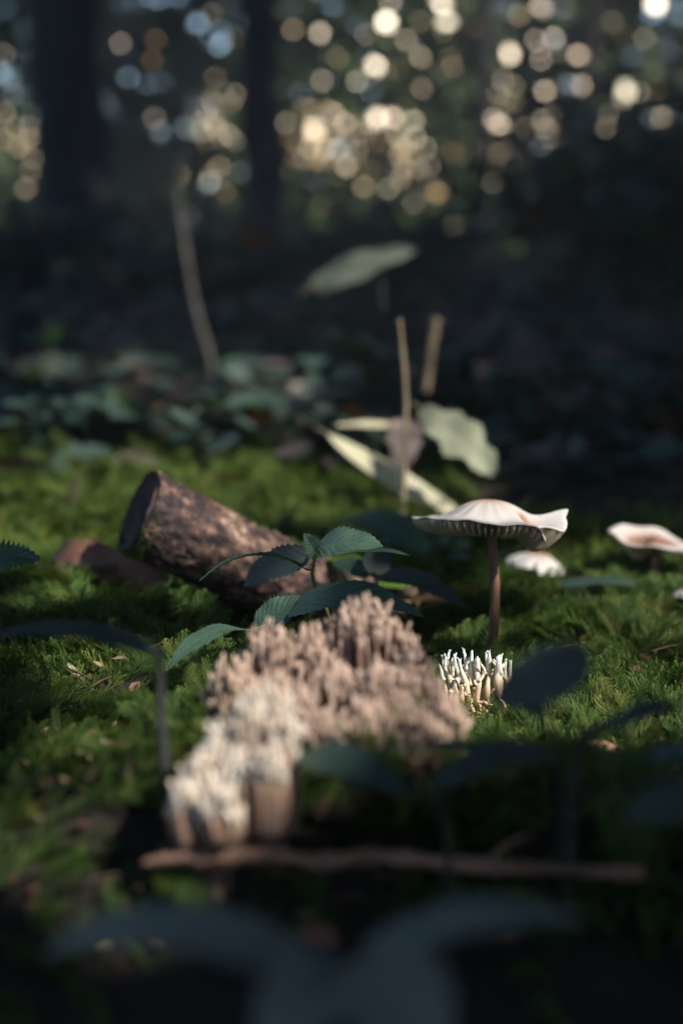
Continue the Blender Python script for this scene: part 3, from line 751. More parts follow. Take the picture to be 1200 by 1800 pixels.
def canopy():
    """crowns of the trees, out of frame overhead: their leaves shade the wood"""
    r = random.Random(8); rn = np.random.RandomState(8)
    lines = [(P(a, b, d), .035) for (a, b, d, q) in LIT]
    lines += [(p, .10) for (p, sb, tint, d) in spot_pts]
    lines += [((0.0, 0.4, 0.0), .22), ((-0.08, .7, 0), .25)]
    trees = [
      ('oak_tree', 'thick dark trunk at the left, nearest of the tall trees', -1.14, 6.1, .155, (0.05, .1)),
      ('oak_tree', 'thick dark trunk standing right of the leaning pale twig', -.37, 7.2, .105, (-.04, .1)),
      ('oak_tree', 'thin dark trunk among the bright spots, behind the mushroom', .83, 8.4, .055, (.02, 0)),
      ('oak_tree', 'thin dark trunk far right, between the two bright clusters', 1.42, 8.3, .04, (-.1, 0)),
      ('beech_tree', 'trunk outside the frame to the right, its added crown shaped to shade the moss', 3.2, .6, .16, (0, 0)),
      ('beech_tree', 'trunk behind the viewpoint, its added crown shaped to shade the foreground', 1.9, -3.4, .18, (0, 0)),
    ]
    roots = []
    for k, (nm, lab, x, y, r0, lean) in enumerate(trees):
        b = Vector((x, y, gh(x, y)))
        t = thing(nm, lab, 'tree', b, 'tall trees around the clearing')
        mb, pts = trunk_mb(b, r0, 8.2, lean, k + 2)
        mb.build('trunk', M['trunk'], t); roots.append(t)
    # leaf candidates in a slab 4.5 to 7.5 m up, displaced towards the sun from the ground they shade
    n = 62000
    gx = rn.uniform(-9, 9, n); gy = rn.uniform(-4, 17, n); z = rn.uniform(4.2, 7.6, n)
    k = z / S.z
    c = np.stack([gx + S.x * k, gy + S.y * k, z], 1)
    rad = rn.uniform(.09, .15, n)
    keep = carve(c, rad, lines)
    c = c[keep]; rad = rad[keep]
    rx = np.array([[t.location.x, t.location.y] for t in roots])
    who = np.argmin(((c[:, None, :2] - rx[None]) ** 2).sum(-1), axis=1)
    mbs = [MB() for _ in roots]
    for i in range(len(c)):
        a = r.uniform(0, 6.28)
        simple_leaf(mbs[who[i]], Vector(c[i]), Vector((math.cos(a), math.sin(a), r.uniform(-.3, .3))), Vector((r.gauss(0, .4), r.gauss(0, .4), 1)) + S * .5, rad[i] * 2, rad[i] * 1.8, 0)
    for t, mb in zip(roots, mbs):
        if mb.v: mb.build('crown', M['canopy'], t, smooth=False)  # crown leaves added as shade, gaps cut where sun is wanted
    # unseen leaf screen added above the spot to shape the sunlight, 0.7 to 1.0 m up, with small gaps
    n = 13000
    gx = rn.uniform(-.44, .44, n); gy = rn.uniform(-.02, 1.12, n); z = rn.uniform(.65, .85, n)
    k = z / S.z
    c = np.stack([gx + S.x * k, gy + S.y * k, z], 1)
    rad = rn.uniform(.009, .022, n)
    keep = carve(c, rad * .8, [(P(a, b, d), q) for (a, b, d, q) in LIT])
    c = c[keep]; rad = rad[keep]
    t = thing('added_leaf_screen', 'low leaf screen added over the moss, out of frame above, shaping the sunlight', 'branch', Vector((1.3, -.5, .8)))
    ms = MB()
    tube(ms, catmull([(3.1, -.3, 1.3), (2.0, -.5, .95), (.9, -.55, .78), (.1, -.5, .76)], 16), [.012 * (1 - .7 * i / 16) for i in range(17)], 8)
    for j in range(16):
        bx = r.uniform(.1, 1.6); by = -.5
        tube(ms, catmull([(bx, by, .78), (bx + r.uniform(-.3, .3), by + r.uniform(.3, 1.0), r.uniform(.7, .85))], 6), [.0018] * 7, 5)
    ms.build('screen_bough', M['stem_brown'], t)
    ml = MB()
    for i in range(len(c)):
        a = r.uniform(0, 6.28)
        simple_leaf(ml, Vector(c[i]), Vector((math.cos(a), math.sin(a), r.uniform(-.3, .3))), Vector((r.gauss(0, .35), r.gauss(0, .35), 1)) + S * .6, rad[i] * 2, rad[i] * 1.7, 0)
    ml.build('foliage', M['canopy'], t, smooth=False)
canopy()

# ------------------------------------------------------------------ the broken log
def build_log():
    A = P(248, 900, .435); B = P(700, 1085, .47)
    ax = (B - A).normalized(); Lg = (B - A).length; r0 = px(74, .435)
    t = thing('broken_log', 'short sawn length of mottled bark log leaning up out of the moss', 'log', drop(B))
    mb = MB(); n = 150; sides = 120
    ref = Vector((0, 0, 1)); x = ax.cross(ref).normalized(); y = ax.cross(x)
    vs, fs, uv = [], [], []
    for i in range(n + 1):
        u = i / n; c = A + ax * (Lg * u) - Vector((0, 0, 1)) * (.003 * math.sin(u * math.pi))
        for k in range(sides):
            a = 2 * math.pi * k / sides
            q = Vector((math.cos(a) * 2.2, math.sin(a) * 2.2, u * 9))
            f = noise.fractal(q, .9, 2.0, 5); pl = noise.noise(q * 2.6 + Vector((5, 5, 5)))
            r = r0 * (1 - .10 * u) * (1 + .06 * f + .035 * (1 if pl > .1 else 0) + .035 * noise.noise(q * 6) + .025 * noise.noise(q * 14))
            skew = 0.25 * r0 * math.sin(a + .6) * (1 - u) if i < 3 else 0
            vs.append(c + x * (math.cos(a) * r) + y * (math.sin(a) * r) + ax * skew * 0)
            uv.append((k / sides, u))
    for i in range(n):
        for k in range(sides):
            a = i * sides + k; b = i * sides + (k + 1) % sides
            fs.append((a, b, b + sides, a + sides))
    mb.add(vs, fs, 0, uv)
    mb.build('bark', M['bark'], t)
    # sawn end, slightly dished and cracked, inside a lip of bark
    me = MB(); vs = []; fs = []
    rings = 12
    for j in range(rings + 1):
        for k in range(sides):
            a = 2 * math.pi * k / sides; q = j / rings
            rr = r0 * q * (1.0 if j < rings else 1.012)
            dz = .0012 * noise.noise(Vector((q * 6, math.cos(a) * 3, math.sin(a) * 3))) + .0007 * math.sin(q * 40) * (q < .95)
            o = -.0006 + (-.0012 if j < rings else 0.0006) * -1
            vs.append(A + x * (math.cos(a) * rr) + y * (math.sin(a) * rr) + ax * (dz + o))
    for j in range(rings):
        for k in range(sides):
            a = j * sides + k; b = j * sides + (k + 1) % sides
            fs.append((a, a + sides, b + sides, b))
    me.add(vs, fs); me.build('sawn_end', M['cutwood'], t)
    # tufts of moss clinging to the left rim and crumbs along the ridge
    mm = MB(); rr = random.Random(3)
    for k in range(150):
        a = rr.uniform(0, 6.28)
        p = A + x * (math.cos(a) * r0) + y * (math.sin(a) * r0)
        if p.x > A.x + r0 * .1 and p.z > A.z: continue
        for q in range(5):
            d = Vector((rr.gauss(-.6, .5), rr.gauss(-.2, .5), rr.gauss(.1, .6))).normalized()
            simple_leaf(mm, p + d * .001 + ax * rr.uniform(0, .006), d, Vector((rr.gauss(0, 1), -1, rr.gauss(0, 1))), .003, .0009, 0)
    for k in range(70):
        u = rr.uniform(.1, .95); a = rr.uniform(-.5, .5)
        p = A + ax * (Lg * u) - y * 0 + Vector((0, 0, 1)) * (r0 * .97 * (1 - .1 * u)) * .97
        d = Vector((rr.gauss(0, .5), rr.gauss(0, .5), 1)).normalized()
        simple_leaf(mm, p, d, Vector((rr.gauss(0, 1), -1, rr.gauss(0, 1))), .0025, .0008, 0)
    mm.build('clinging_moss', M['moss'], t, smooth=False)['kind'] = 'stuff'
build_log()

# ------------------------------------------------------------------ mushrooms
def mushroom(label, c, R0, foot, stipe_r, prof, tilt=(0, 0), gills=70, group='brown-stemmed pale mushrooms', bend=0.0, seed=0, gd=0.22):
    """c: cap centre at rim level; prof(phi, q) -> (radius factor, height in R, stain) for q in 0..1"""
    rr = random.Random(seed)
    t = thing('mushroom', label, 'mushroom', foot, group)
    rot = Matrix.Rotation(tilt[0], 3, 'X') @ Matrix.Rotation(tilt[1], 3, 'Y')
    na, nr = 144, 26
    top, uv, aa, fs = [], [], [], []
    for j in range(nr + 1):
        q = j / nr
        for k in range(na):
            a = 2 * math.pi * k / na
            rf, h, st = prof(a, q)
            top.append(c + rot @ Vector((math.cos(a) * rf * R0, math.sin(a) * rf * R0, h * R0)))
            uv.append((q, k / na)); aa.append(st)
    for j in range(nr):
        for k in range(na):
            a = j * na + k; b = j * na + (k + 1) % na
            fs.append((a, a + na, b + na, b))
    mb = MB(); mb.add(top, fs, 0, uv, aa)
    # thin flesh beneath
    th = .035 * R0
    low = []
    for j in range(nr + 1):
        q = j / nr
        for k in range(na):
            v = top[j * na + k]; low.append(v - rot @ Vector((0, 0, th * (1.2 - .75 * q))))
    mb.add(low, [tuple(reversed(f)) for f in fs], 1, [(.9, u_[1]) for u_ in uv], [0] * len(low))
    rim = [(nr * na + k) for k in range(na)]; off = len(top)
    mb.f += [(rim[k], rim[k] + off, rim[(k + 1) % na] + off, rim[(k + 1) % na]) for k in range(na)]; mb.m += [0] * na
    mb.build('cap', [M['cap'], M['flesh']], t)
    # gills: thin radial blades, deepest a third of the way out
    mg = MB()
    for g in range(gills):
        k = g / gills; a = 2 * math.pi * k; q0 = 0.07 if g % 2 == 0 else (.35 if g % 4 == 1 else .55)
        nseg = 12; vs = []; f2 = []
        wv = 0.00030 * R0 / .02
        for i in range(nseg + 1):
            q = q0 + (0.985 - q0) * i / nseg
            rf, h, st = prof(a, q)
            dep = gd * (1 - q) ** .55 * min(1, (q - q0) * 8 + .35) + .045
            sidev = Vector((-math.sin(a), math.cos(a), 0)) * wv
            pt = Vector((math.cos(a) * rf * R0, math.sin(a) * rf * R0, h * R0 - th * .6))
            pb = Vector((pt.x, pt.y, (h - dep) * R0))
            for s_ in (-1, 1):
                vs.append(c + rot @ (pt + sidev * s_)); vs.append(c + rot @ (pb + sidev * s_ * .35))
        for i in range(nseg):
            o = i * 4
            f2 += [(o, o + 1, o + 5, o + 4), (o + 2, o + 6, o + 7, o + 3), (o + 1, o + 3, o + 7, o + 5)]
        mg.add(vs, f2)
    og = mg.build('gills', M['gill'], t); og['kind'] = 'stuff'
    # stipe
    apex = c + rot @ Vector((0, 0, prof(0, 0)[1] * R0 - th))
    mid = foot.lerp(apex, .55) + Vector((bend, 0, 0))
    pts = catmull([foot - Vector((0, 0, .004)), foot.lerp(mid, .5) + Vector((bend * .4, 0, 0)), mid, apex], 30)
    rd = [stipe_r * (1.0 + .05 * math.sin(i * .7 + seed) - .10 * i / 30 + (.35 * max(0, (i - 27) / 3))) for i in range(31)]
    ms = MB(); tube(ms, pts, rd, 20, rough=.10, seed=seed + 1)
    ms.build('stipe', M['stipe'], t)
    return t

def sm(x, a, b):
    x = min(1, max(0, (x - a) / (b - a))); return x * x * (3 - 2 * x)
def angd(a, b): return (a - b + math.pi) % (2 * math.pi) - math.pi

def prof_main(a, q):
    # a: 0 right, -pi/2 towards the viewer
    wav = .02 * math.sin(a * 5 + 1) + .014 * math.sin(a * 11) + .007 * math.sin(a * 23 + 2)
    R_ = 1.0 + wav + .02 * math.sin(a * 17)
    fold = angd(a, -0.62)                       # crease on the near right side
    R_ *= 1 + .03 * math.exp(-(angd(a, -.15) / .3) ** 2)
    R_ *= 1 - .24 * math.exp(-(fold / .10) ** 2)
    umb = .225 * math.exp(-(q / .50) ** 3) + .08 * (1 - q) + .02
    rim = .02 * math.sin(a * 3 + 2) + .012 * math.sin(a * 9) * q
    rim += .15 * max(0, math.cos(angd(a, math.pi))) ** 2 * sm(q, .5, 1) * .12          # left side lifts a little
    flap = math.exp(-(angd(a, .05) / .40) ** 2)
    dip = math.exp(-(angd(a, -.80) / .16) ** 2)
    edge = sm(q, .45, 1)
    h = umb + rim * q ** 2 + .02 * q ** 3 + .13 * flap * edge - .20 * dip * edge
    h -= .20 * math.exp(-(angd(a, -.38) / .18) ** 2) * sm(q, .30, .6) * (1 - .3 * sm(q, .7, 1))
    h += .034 * math.sin(a * 22) * flap * edge + .005 * math.sin(a * 19 + 1) * edge * q
    st = .75 * math.exp(-(angd(a, -.38) / .18) ** 2) * sm(q, .35, .5) * (1 - sm(q, .75, .95))
    st += .6 * math.exp(-(q / .10) ** 2) * (.5 + .5 * math.sin(a * 3)) * 0.4
    return R_ * q, h, st
Dm = .39
foot = drop(P(862, 1148, Dm), .001)
cc = P(858, 920, Dm)
mushroom('tall pale mushroom with folded cap and brown stipe behind the white coral fungus', cc, px(132, Dm), foot, px(9.2, Dm), prof_main,
         tilt=(math.radians(-9), math.radians(2)), gills=66, bend=px(8, Dm), seed=1, gd=.36)

def prof_b(a, q):
    R_ = 1 + .04 * math.sin(a * 3) + .02 * math.sin(a * 8)
    h = .30 * (1 - q ** 2) + .10 * math.exp(-(q / .25) ** 2) - .10 * q ** 3 - .16 * sm(q, .3, 1) * max(0, math.cos(a)) + .05 * math.sin(a * 5) * q * q
    return R_ * q, h, .16 * (1 - q)
d2 = .50
mushroom('small pale mushroom low behind the tall one, cap tilted right', P(944, 990, d2), px(54, d2), drop(P(940, 1075, d2)), px(6, d2), prof_b, (0, math.radians(8)), 48, seed=2)
def prof_c(a, q):
    R_ = 1 + .06 * math.sin(a * 2 + 1) + .03 * math.sin(a * 7)
    saddle = .16 * math.cos(2 * a) * q * q
    h = .14 * math.exp(-(q / .16) ** 2) + .10 * q - .24 * math.exp(-(angd(a, math.pi * 1.12) / .5) ** 2) * sm(q, .1, .4) * (1 - sm(q, .5, .9)) + .13 * sm(q, .5, 1) * max(0, math.cos(angd(a, 2.6))) \
        + .03 * math.sin(a * 6) * q * q - .30 * sm(q, .2, 1) * max(0, math.cos(a)) ** 2
    st = .45 * math.exp(-(angd(a, math.pi * 1.1) / .5) ** 2) * sm(q, .1, .35) * (1 - sm(q, .5, .8)) + .34
    return R_ * q, h, st
d3 = .49
mushroom('pale mushroom with dented brown-creased cap at the right edge', P(1150, 953, d3), px(76, d3), drop(P(1146, 1095, d3)), px(8, d3), prof_c, (math.radians(2), math.radians(2)), 60, seed=3)
d4 = .44
mushroom('tiny pinkish mushroom cut by the right edge, below the dented one', P(1208, 1042, d4), px(26, d4), drop(P(1212, 1085, d4)), px(4, d4), prof_b, (0, math.radians(-10)), 30, seed=4)
d5 = .56
mushroom('dull tan mushroom half hidden behind the tall stipe', P(905, 968, d5), px(40, d5), drop(P(905, 1010, d5)), px(6, d5), prof_b, (0, 0), 36, seed=5)

# ------------------------------------------------------------------ coral fungi
def tuft(mb, base, top, r0, seed, splits=(3, 3, 2, 2), spread=.34, tipr=.62):
    r = random.Random(seed)
    def grow(p, d, L, rad, lvl, tot):
        n = 3
        pts = [p]; dd = d.copy()
        for i in range(n):
            dd = (dd + Vector((r.gauss(0, .10), r.gauss(0, .10), .06))).normalized()
            pts.append(pts[-1] + dd * (L / n))
        last = lvl >= len(splits)
        r1 = rad * (.78 if not last else tipr)
        ts = [min(1, (lvl + i / n) / (len(splits) + 1)) for i in range(n + 1)]
        tube(mb, pts, [rad + (r1 - rad) * i / n for i in range(n + 1)], 6, att=ts)
        if last: return
        k = splits[lvl]
        a0 = r.uniform(0, 6.28)
        for q in range(k):
            a = a0 + 6.28 * q / k + r.gauss(0, .3)
            sp = spread * r.uniform(.6, 1.3)
            nd = (dd + Vector((math.cos(a) * sp, math.sin(a) * sp, .12))).normalized()
            grow(pts[-1], nd, L * r.uniform(.55, .85), r1 * .9, lvl + 1, tot)
    H = top - base; L = H.length
    grow(base, H.normalized(), L * .36, r0, 0, L)

def lobe(mb, cx, ty, hw, hp, d, seed, n=34, rad=.00052, forks=3, dome=.42, base_w=.35):
    """a bundle of upright branchlets that fan to a domed head and fork at their tips"""
    r = random.Random(seed)
    for i in range(n):
        a = 2.4 * i; q = math.sqrt((i + .5) / n)
        u, v = q * math.cos(a), q * math.sin(a)
        u += r.gauss(0, .06); v += r.gauss(0, .06); ty_ = ty + 14
        tdep = d + px(hw, d) * v * .8
        top = P(cx + hw * u * 1.12, ty_ + r.uniform(-6, 22) * (hw > 30) + hp * dome * (u * u + v * v * .6) + r.uniform(-5, 12), tdep)
        bot = P(cx + hw * u * base_w, ty + hp, d + px(hw, d) * v * base_w * .8)
        mid = bot.lerp(top, .55) + Vector((px(hw, d) * u * .18, 0, 0)) + Vector((r.gauss(0, .0004), r.gauss(0, .0004), 0))
        c = catmull([bot, mid, top], 9)
        rr = rad * r.uniform(.8, 1.35)
        dim = 1 - .25 * r.random()
        tube(mb, c, [rr * (1.7 - .9 * k / 9) for k in range(10)], 7, att=[dim * (k / 9) ** 1.3 * .86 for k in range(10)], rough=.12, seed=i)
        dr = (c[-1] - c[-3]).normalized()
        for f in range(forks):
            st = c[-1 - r.choice([0, 0, 1, 2])]
            dd = (dr + Vector((r.gauss(0, .26), r.gauss(0, .26), r.uniform(.1, .6)))).normalized(); l = r.uniform(.0014, .0040)
            tube(mb, [st - dr * rr * .4, st + dd * l * .5, st + dd * l * .85 + Vector((0, 0, l * .1)), st + dd * l], [rr * .8, rr * .66, rr * .5, rr * .15], 6, att=[.8 * dim, .9 * dim, dim, dim])

def coral(name, label, lobes, base_px, dbase, matk, seed, group=None, **kw):
    b = drop(P(base_px[0], base_px[1], dbase), -.002)
    t = thing(name, label, 'coral fungus', b, group)
    rr = random.Random(seed)
    for i, (cx, ty, hw, hp, d) in enumerate(lobes):
        mb = MB(); k2 = dict(kw)
        k2['n'] = int(k2.get('n', 30) * max(.5, hw / 50))
        bot = P(cx, ty + hp, d)
        tube(mb, catmull([b + Vector((rr.gauss(0, .002), rr.gauss(0, .002), 0)), b.lerp(bot, .5) + Vector((0, 0, -.001)), bot, bot + Vector((0, 0, .002))], 8),
             [px(hw, d) * (.30 + .02 * q) for q in range(9)], 10, att=[.05] * 9, rough=.3, seed=i)
        lobe(mb, cx, ty, hw, hp, d, seed * 50 + i, **k2)
        mb.build('branch', M[matk], t)
    return t
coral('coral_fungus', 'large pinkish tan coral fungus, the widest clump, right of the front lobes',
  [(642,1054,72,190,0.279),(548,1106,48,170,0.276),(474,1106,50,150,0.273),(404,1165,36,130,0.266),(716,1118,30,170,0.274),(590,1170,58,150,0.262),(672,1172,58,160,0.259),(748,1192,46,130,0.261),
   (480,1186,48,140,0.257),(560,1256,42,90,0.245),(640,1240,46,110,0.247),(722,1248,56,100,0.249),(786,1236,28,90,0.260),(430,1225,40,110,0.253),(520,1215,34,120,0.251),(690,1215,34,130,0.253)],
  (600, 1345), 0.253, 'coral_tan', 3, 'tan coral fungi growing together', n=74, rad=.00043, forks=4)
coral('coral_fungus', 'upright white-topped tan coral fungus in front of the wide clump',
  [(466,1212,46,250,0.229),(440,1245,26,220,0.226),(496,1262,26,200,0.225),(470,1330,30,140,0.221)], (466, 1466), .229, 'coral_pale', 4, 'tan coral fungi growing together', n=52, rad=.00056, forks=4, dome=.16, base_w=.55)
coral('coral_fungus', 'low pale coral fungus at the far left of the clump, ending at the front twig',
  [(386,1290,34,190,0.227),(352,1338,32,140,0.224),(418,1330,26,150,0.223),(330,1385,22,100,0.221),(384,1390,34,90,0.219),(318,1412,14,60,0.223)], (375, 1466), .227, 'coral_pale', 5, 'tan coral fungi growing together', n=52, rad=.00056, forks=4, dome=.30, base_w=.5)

def small_coral():
    D = .35
    t = thing('coral_fungus', 'small bright white coral fungus with forked tips at the foot of the tall mushroom', 'coral fungus', drop(P(825, 1270, D)))
    rr = random.Random(12)
    def Q(X, Y, dz=0): return P(740 + X / 6, 1120 + Y / 6, D + dz)
    # strokes: points in the clump, half width, depth offset
    ST = [
     [[(455,900),(440,760),(425,640),(432,520)], [26,27,22,14], -.001],
     [[(590,920),(575,760),(590,620),(603,500),(590,350),(590,215)], [24,26,24,28,30,20], 0],
     [[(530,900),(495,740),(490,600),(470,470),(420,350),(395,230)], [22,28,26,24,18,12], .001],
     [[(450,480),(400,400),(370,320),(350,200)], [20,17,13,8], .003],
     [[(610,470),(650,410),(668,350),(625,285)], [14,13,11,8], -.001],
     [[(520,520),(528,420),(530,300),(535,165)], [26,24,17,8], .002],
     [[(480,420),(472,320),(466,220),(448,140)], [18,16,14,6], .004],
     [[(300,620),(310,470),(290,350),(280,250),(295,150)], [24,26,20,13,8], .004],
     [[(330,420),(335,310),(352,230),(362,180)], [16,12,9,6], .006],
     [[(240,460),(215,370),(192,300)], [18,15,6], .005],
     [[(260,420),(252,320),(258,205)], [18,14,7], .003],
     [[(240,330),(228,260),(222,205)], [11,9,6], .006],
     [[(690,700),(700,560),(712,420),(712,300),(692,230),(692,160)], [30,32,18,16,17,8], .002],
     [[(712,330),(722,230),(716,158)], [10,11,6], .002],
     [[(740,540),(748,440),(750,362)], [14,10,6], .003],
     [[(830,640),(815,500),(812,380),(818,280),(806,200)], [30,42,40,30,12], .001],
     [[(822,300),(836,240),(845,196)], [16,12,6], .002],
     [[(900,620),(905,520),(885,400),(890,250)], [22,30,14,9], .002],
     [[(905,500),(935,420),(942,250)], [22,14,9], .001],
     [[(350,680),(360,560),(385,430)], [30,32,22], .003],
     [[(620,700),(660,600),(700,520)], [30,34,30], .004],
     [[(300,800),(305,680),(310,560)], [22,26,20], .002],
     [[(590,690),(660,690),(720,720)], [12,14,10], -.003],
     [[(895,780),(870,700),(820,650)], [9,12,7], -.002],
     [[(190,640),(178,580),(170,530)], [14,11,5], .002],
     [[(235,740),(232,690),(245,655)], [12,9,5], -.002],
     [[(260,640),(262,580),(255,505)], [14,12,6], .001],
     [[(560,800),(525,720),(530,650)], [16,12,8], -.002],
     [[(400,620),(372,560),(355,500)], [12,10,6], -.001],
     [[(380,850),(372,760),(370,700)], [10,9,5], -.003],
     [[(440,760),(450,600),(430,500)], [40,46,36], .004],
     [[(560,780),(560,640),(575,540)], [34,40,34], .003],
     [[(660,720),(760,600),(850,520)], [30,40,40], .004],
     [[(350,700),(330,560),(320,440)], [34,38,34], .005],
    ]
    foot_ = MB(); c0 = Q(500, 840, .003); vs = []; fs = []
    for j in range(13):
        for k in range(40):
            a = 2 * math.pi * k / 40; q = j / 12
            lob = 1 + .22 * math.sin(a * 5 + 1) + .12 * math.sin(a * 11) + .15 * noise.noise(Vector((math.cos(a) * 3, math.sin(a) * 3, q * 3)))
            rr0 = px(46, D) * lob * (1 - .62 * q ** .8)
            vs.append(c0 + Vector((math.cos(a) * rr0, math.sin(a) * rr0 * .55, px(34, D) * q - px(10, D))))
    for j in range(12):
        for k in range(40): fs.append((j * 40 + k, j * 40 + (k + 1) % 40, (j + 1) * 40 + (k + 1) % 40, (j + 1) * 40 + k))
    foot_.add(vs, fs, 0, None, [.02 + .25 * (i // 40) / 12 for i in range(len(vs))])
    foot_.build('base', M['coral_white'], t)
    for pts, wd, dz in ST:
        mb = MB()
        dz += rr.uniform(-.0008, .0008)
        p3 = [Q(x, y, dz + .0006 * math.sin(y * .02)) for x, y in pts]
        n = 14; c = catmull(p3, n)
        rads = []
        for i in range(n + 1):
            f = i / n * (len(wd) - 1); k = min(int(f), len(wd) - 2); rads.append(px((wd[k] + (wd[k + 1] - wd[k]) * (f - k) + 3) * 1.15 / 6, D) * (1 + .10 * math.sin(i * 1.3 + len(ST))))
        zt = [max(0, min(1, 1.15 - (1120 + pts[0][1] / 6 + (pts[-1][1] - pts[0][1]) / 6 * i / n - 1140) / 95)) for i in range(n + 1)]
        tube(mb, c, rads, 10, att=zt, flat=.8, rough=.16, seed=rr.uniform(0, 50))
        # crested tips
        tip = c[-1]; dr = (c[-1] - c[-3]).normalized(); rt = rads[-1]
        for q in range(rr.choice([3, 4, 4, 5])):
            d = (dr + Vector((rr.gauss(0, .55), rr.gauss(0, .3), rr.uniform(.1, .7)))).normalized(); l = px(rr.uniform(4, 8.5), D)
            b0 = tip - dr * rt * rr.uniform(.3, 2.0)
            tube(mb, [b0, b0 + d * l * .5, b0 + d * l], [rt * .75, rt * .52, rt * .16], 6, att=[zt[-1]] * 3)
        if len(pts) > 3 and wd[0] > 17:
            for q in range(2):
                i0 = rr.randrange(5, 11); sg = rr.choice([-1, 1]); r1 = rads[i0] * .62; hgt = px(rr.uniform(10, 22), D)
                s0 = c[i0]; s1 = s0 + Vector((sg * hgt * .38, rr.uniform(-.3, .3) * hgt, hgt * .35)); s2_ = s1 + Vector((sg * hgt * .08, 0, hgt * .45))
                tube(mb, catmull([s0, s1, s2_], 6), [r1, r1 * .9, r1 * .85, r1 * .75, r1 * .65, r1 * .5, r1 * .2], 8, att=[min(1, zt[i0] + .05 * w_) for w_ in range(7)], flat=.8)
        for q in range(2):    # little side nubs
            i = rr.randrange(6, 13); s_ = Vector((rr.choice([-1, 1]) * .9, rr.uniform(-.5, .1), rr.uniform(.3, .9))).normalized()
            if wd[-1] < 14: tube(mb, [c[i], c[i] + s_ * rads[i] * 1.3, c[i] + s_ * rads[i] * 1.9 + Vector((0, 0, rads[i] * .6))], [rads[i] * .5, rads[i] * .33, rads[i] * .12], 6, att=[zt[i]] * 3)
        o = mb.build('branch', M['coral_white'], t)
        s2 = o.modifiers.new('smooth', 'SUBSURF'); s2.levels = 1; s2.render_levels = 1
small_coral()

# ------------------------------------------------------------------ leafy sprigs
def hairs(mb, pts, r, n, l, seed):
    rr = random.Random(seed)
    for i in range(n):
        k = rr.randrange(1, len(pts) - 1); p = pts[k].lerp(pts[k + 1], rr.random()); a = rr.uniform(0, 6.28)
        d = Vector((math.cos(a), rr.uniform(-.4, .4), math.sin(a))).normalized()
        tube(mb, [p, p + d * l], [r * .28, r * .06], 4)

def sprig(name, label, cat, root, stem_pts, stem_r, leaves, matk='bramble', stemk='stem', group=None, thorn=0, seed=0):
    """leaves: (base xyd, tip xyd, width px, normal, arch, fold, serr, joint index on the stem or None, material)"""
    t = thing(name, label, cat, root, group)
    pts = catmull(stem_pts, 24)
    ms = MB(); tube(ms, pts, [stem_r * (1.15 - .5 * i / 24) for i in range(25)], 8, rough=.1, seed=seed)
    if thorn: hairs(ms, pts, stem_r, thorn, stem_r * 2.2, seed)
    for lf in leaves:
        b = P(*lf[0]); 
        j = min(range(25), key=lambda q: (pts[q] - b).length)
        if (pts[j] - b).length > 1e-4:
            m = pts[j].lerp(b, .5) + Vector((0, 0, -.05 * (pts[j] - b).length))
            tube(ms, catmull([pts[j], m, b], 6), [stem_r * .55] * 7, 6)
    ms.build('stem', M[stemk], t)
    for i, lf in enumerate(leaves):
        b = P(*lf[0]); e = P(*lf[1]); d = (lf[0][2] + lf[1][2]) / 2
        mb = MB()
        leaf(mb, b, e, px(lf[2], d), lf[3], lf[4], lf[5], lf[6], nu=30, nv=4, seed=seed * 10 + i, twist=(lf[8] if len(lf) > 8 else 0))
        # fine marginal hairs
        if thorn:
            vs = mb.v; m = 9; rr = random.Random(i)
            for q in range(2, 29):
                for e_ in (0, 8):
                    v = vs[q * m + e_]; c_ = vs[q * m + 4]; dd = (v - c_)
                    if dd.length > 1e-5 and rr.random() < .8:
                        dd = (dd.normalized() + (e - b).normalized() * .5 + Vector((0, 0, rr.uniform(.1, .6)))).normalized()
                        tube(mb, [v - dd * .0001, v + dd * .0006], [.00007, .00002], 4)
        mb.build('leaf', M[lf[7] or matk], t)
    return t
Z = (0, 0, 1)
# centre sprig, in focus
D = .362
sprig('bramble_sprig', 'dark green hairy bramble sprig behind the big coral fungus, before the log', 'bramble sprig', drop(P(600, 1150, D)),
  [drop(P(598, 1150, D)), P(578, 1088, D), P(560, 1048, D), P(549, 1012, D), P(552, 985, D), P(556, 966, D)], px(3.6, D),
  [((556,966,.362),(674,962,.352), 74, (.05,-.62,.78), .10, .22, .06, None, .5),
   ((554,972,.361),(533,938,.349), 34, (.0,-.9,.4), .05, .3, .10, None),
   ((536,1000,.361),(350,1022,.350), 30, (-.1,.25,1), .17, .5, .16, None, .3),
   ((548,978,.365),(428,1030,.385), 62, (-.3,-.75,.6), .12, .1, .08, 'bramble_dark'),
   ((452,1108,.352),(536,1050,.352), 62, (-.35,-.75,.6), .10, .12, .06, None),
   ((505,1080,.350),(745,1086,.342), 74, (.05,-.45,.9), .20, .12, .05, None),
   ((440,1108,.348),(296,1176,.325), 58, (-.2,-.3,.95), .13, .10, .04, None),
   ((586,975,.365),(724,978,.372), 26, (0,-.2,1), .06, .4, .14, None)], 'bramble', 'stem', thorn=46, seed=1)
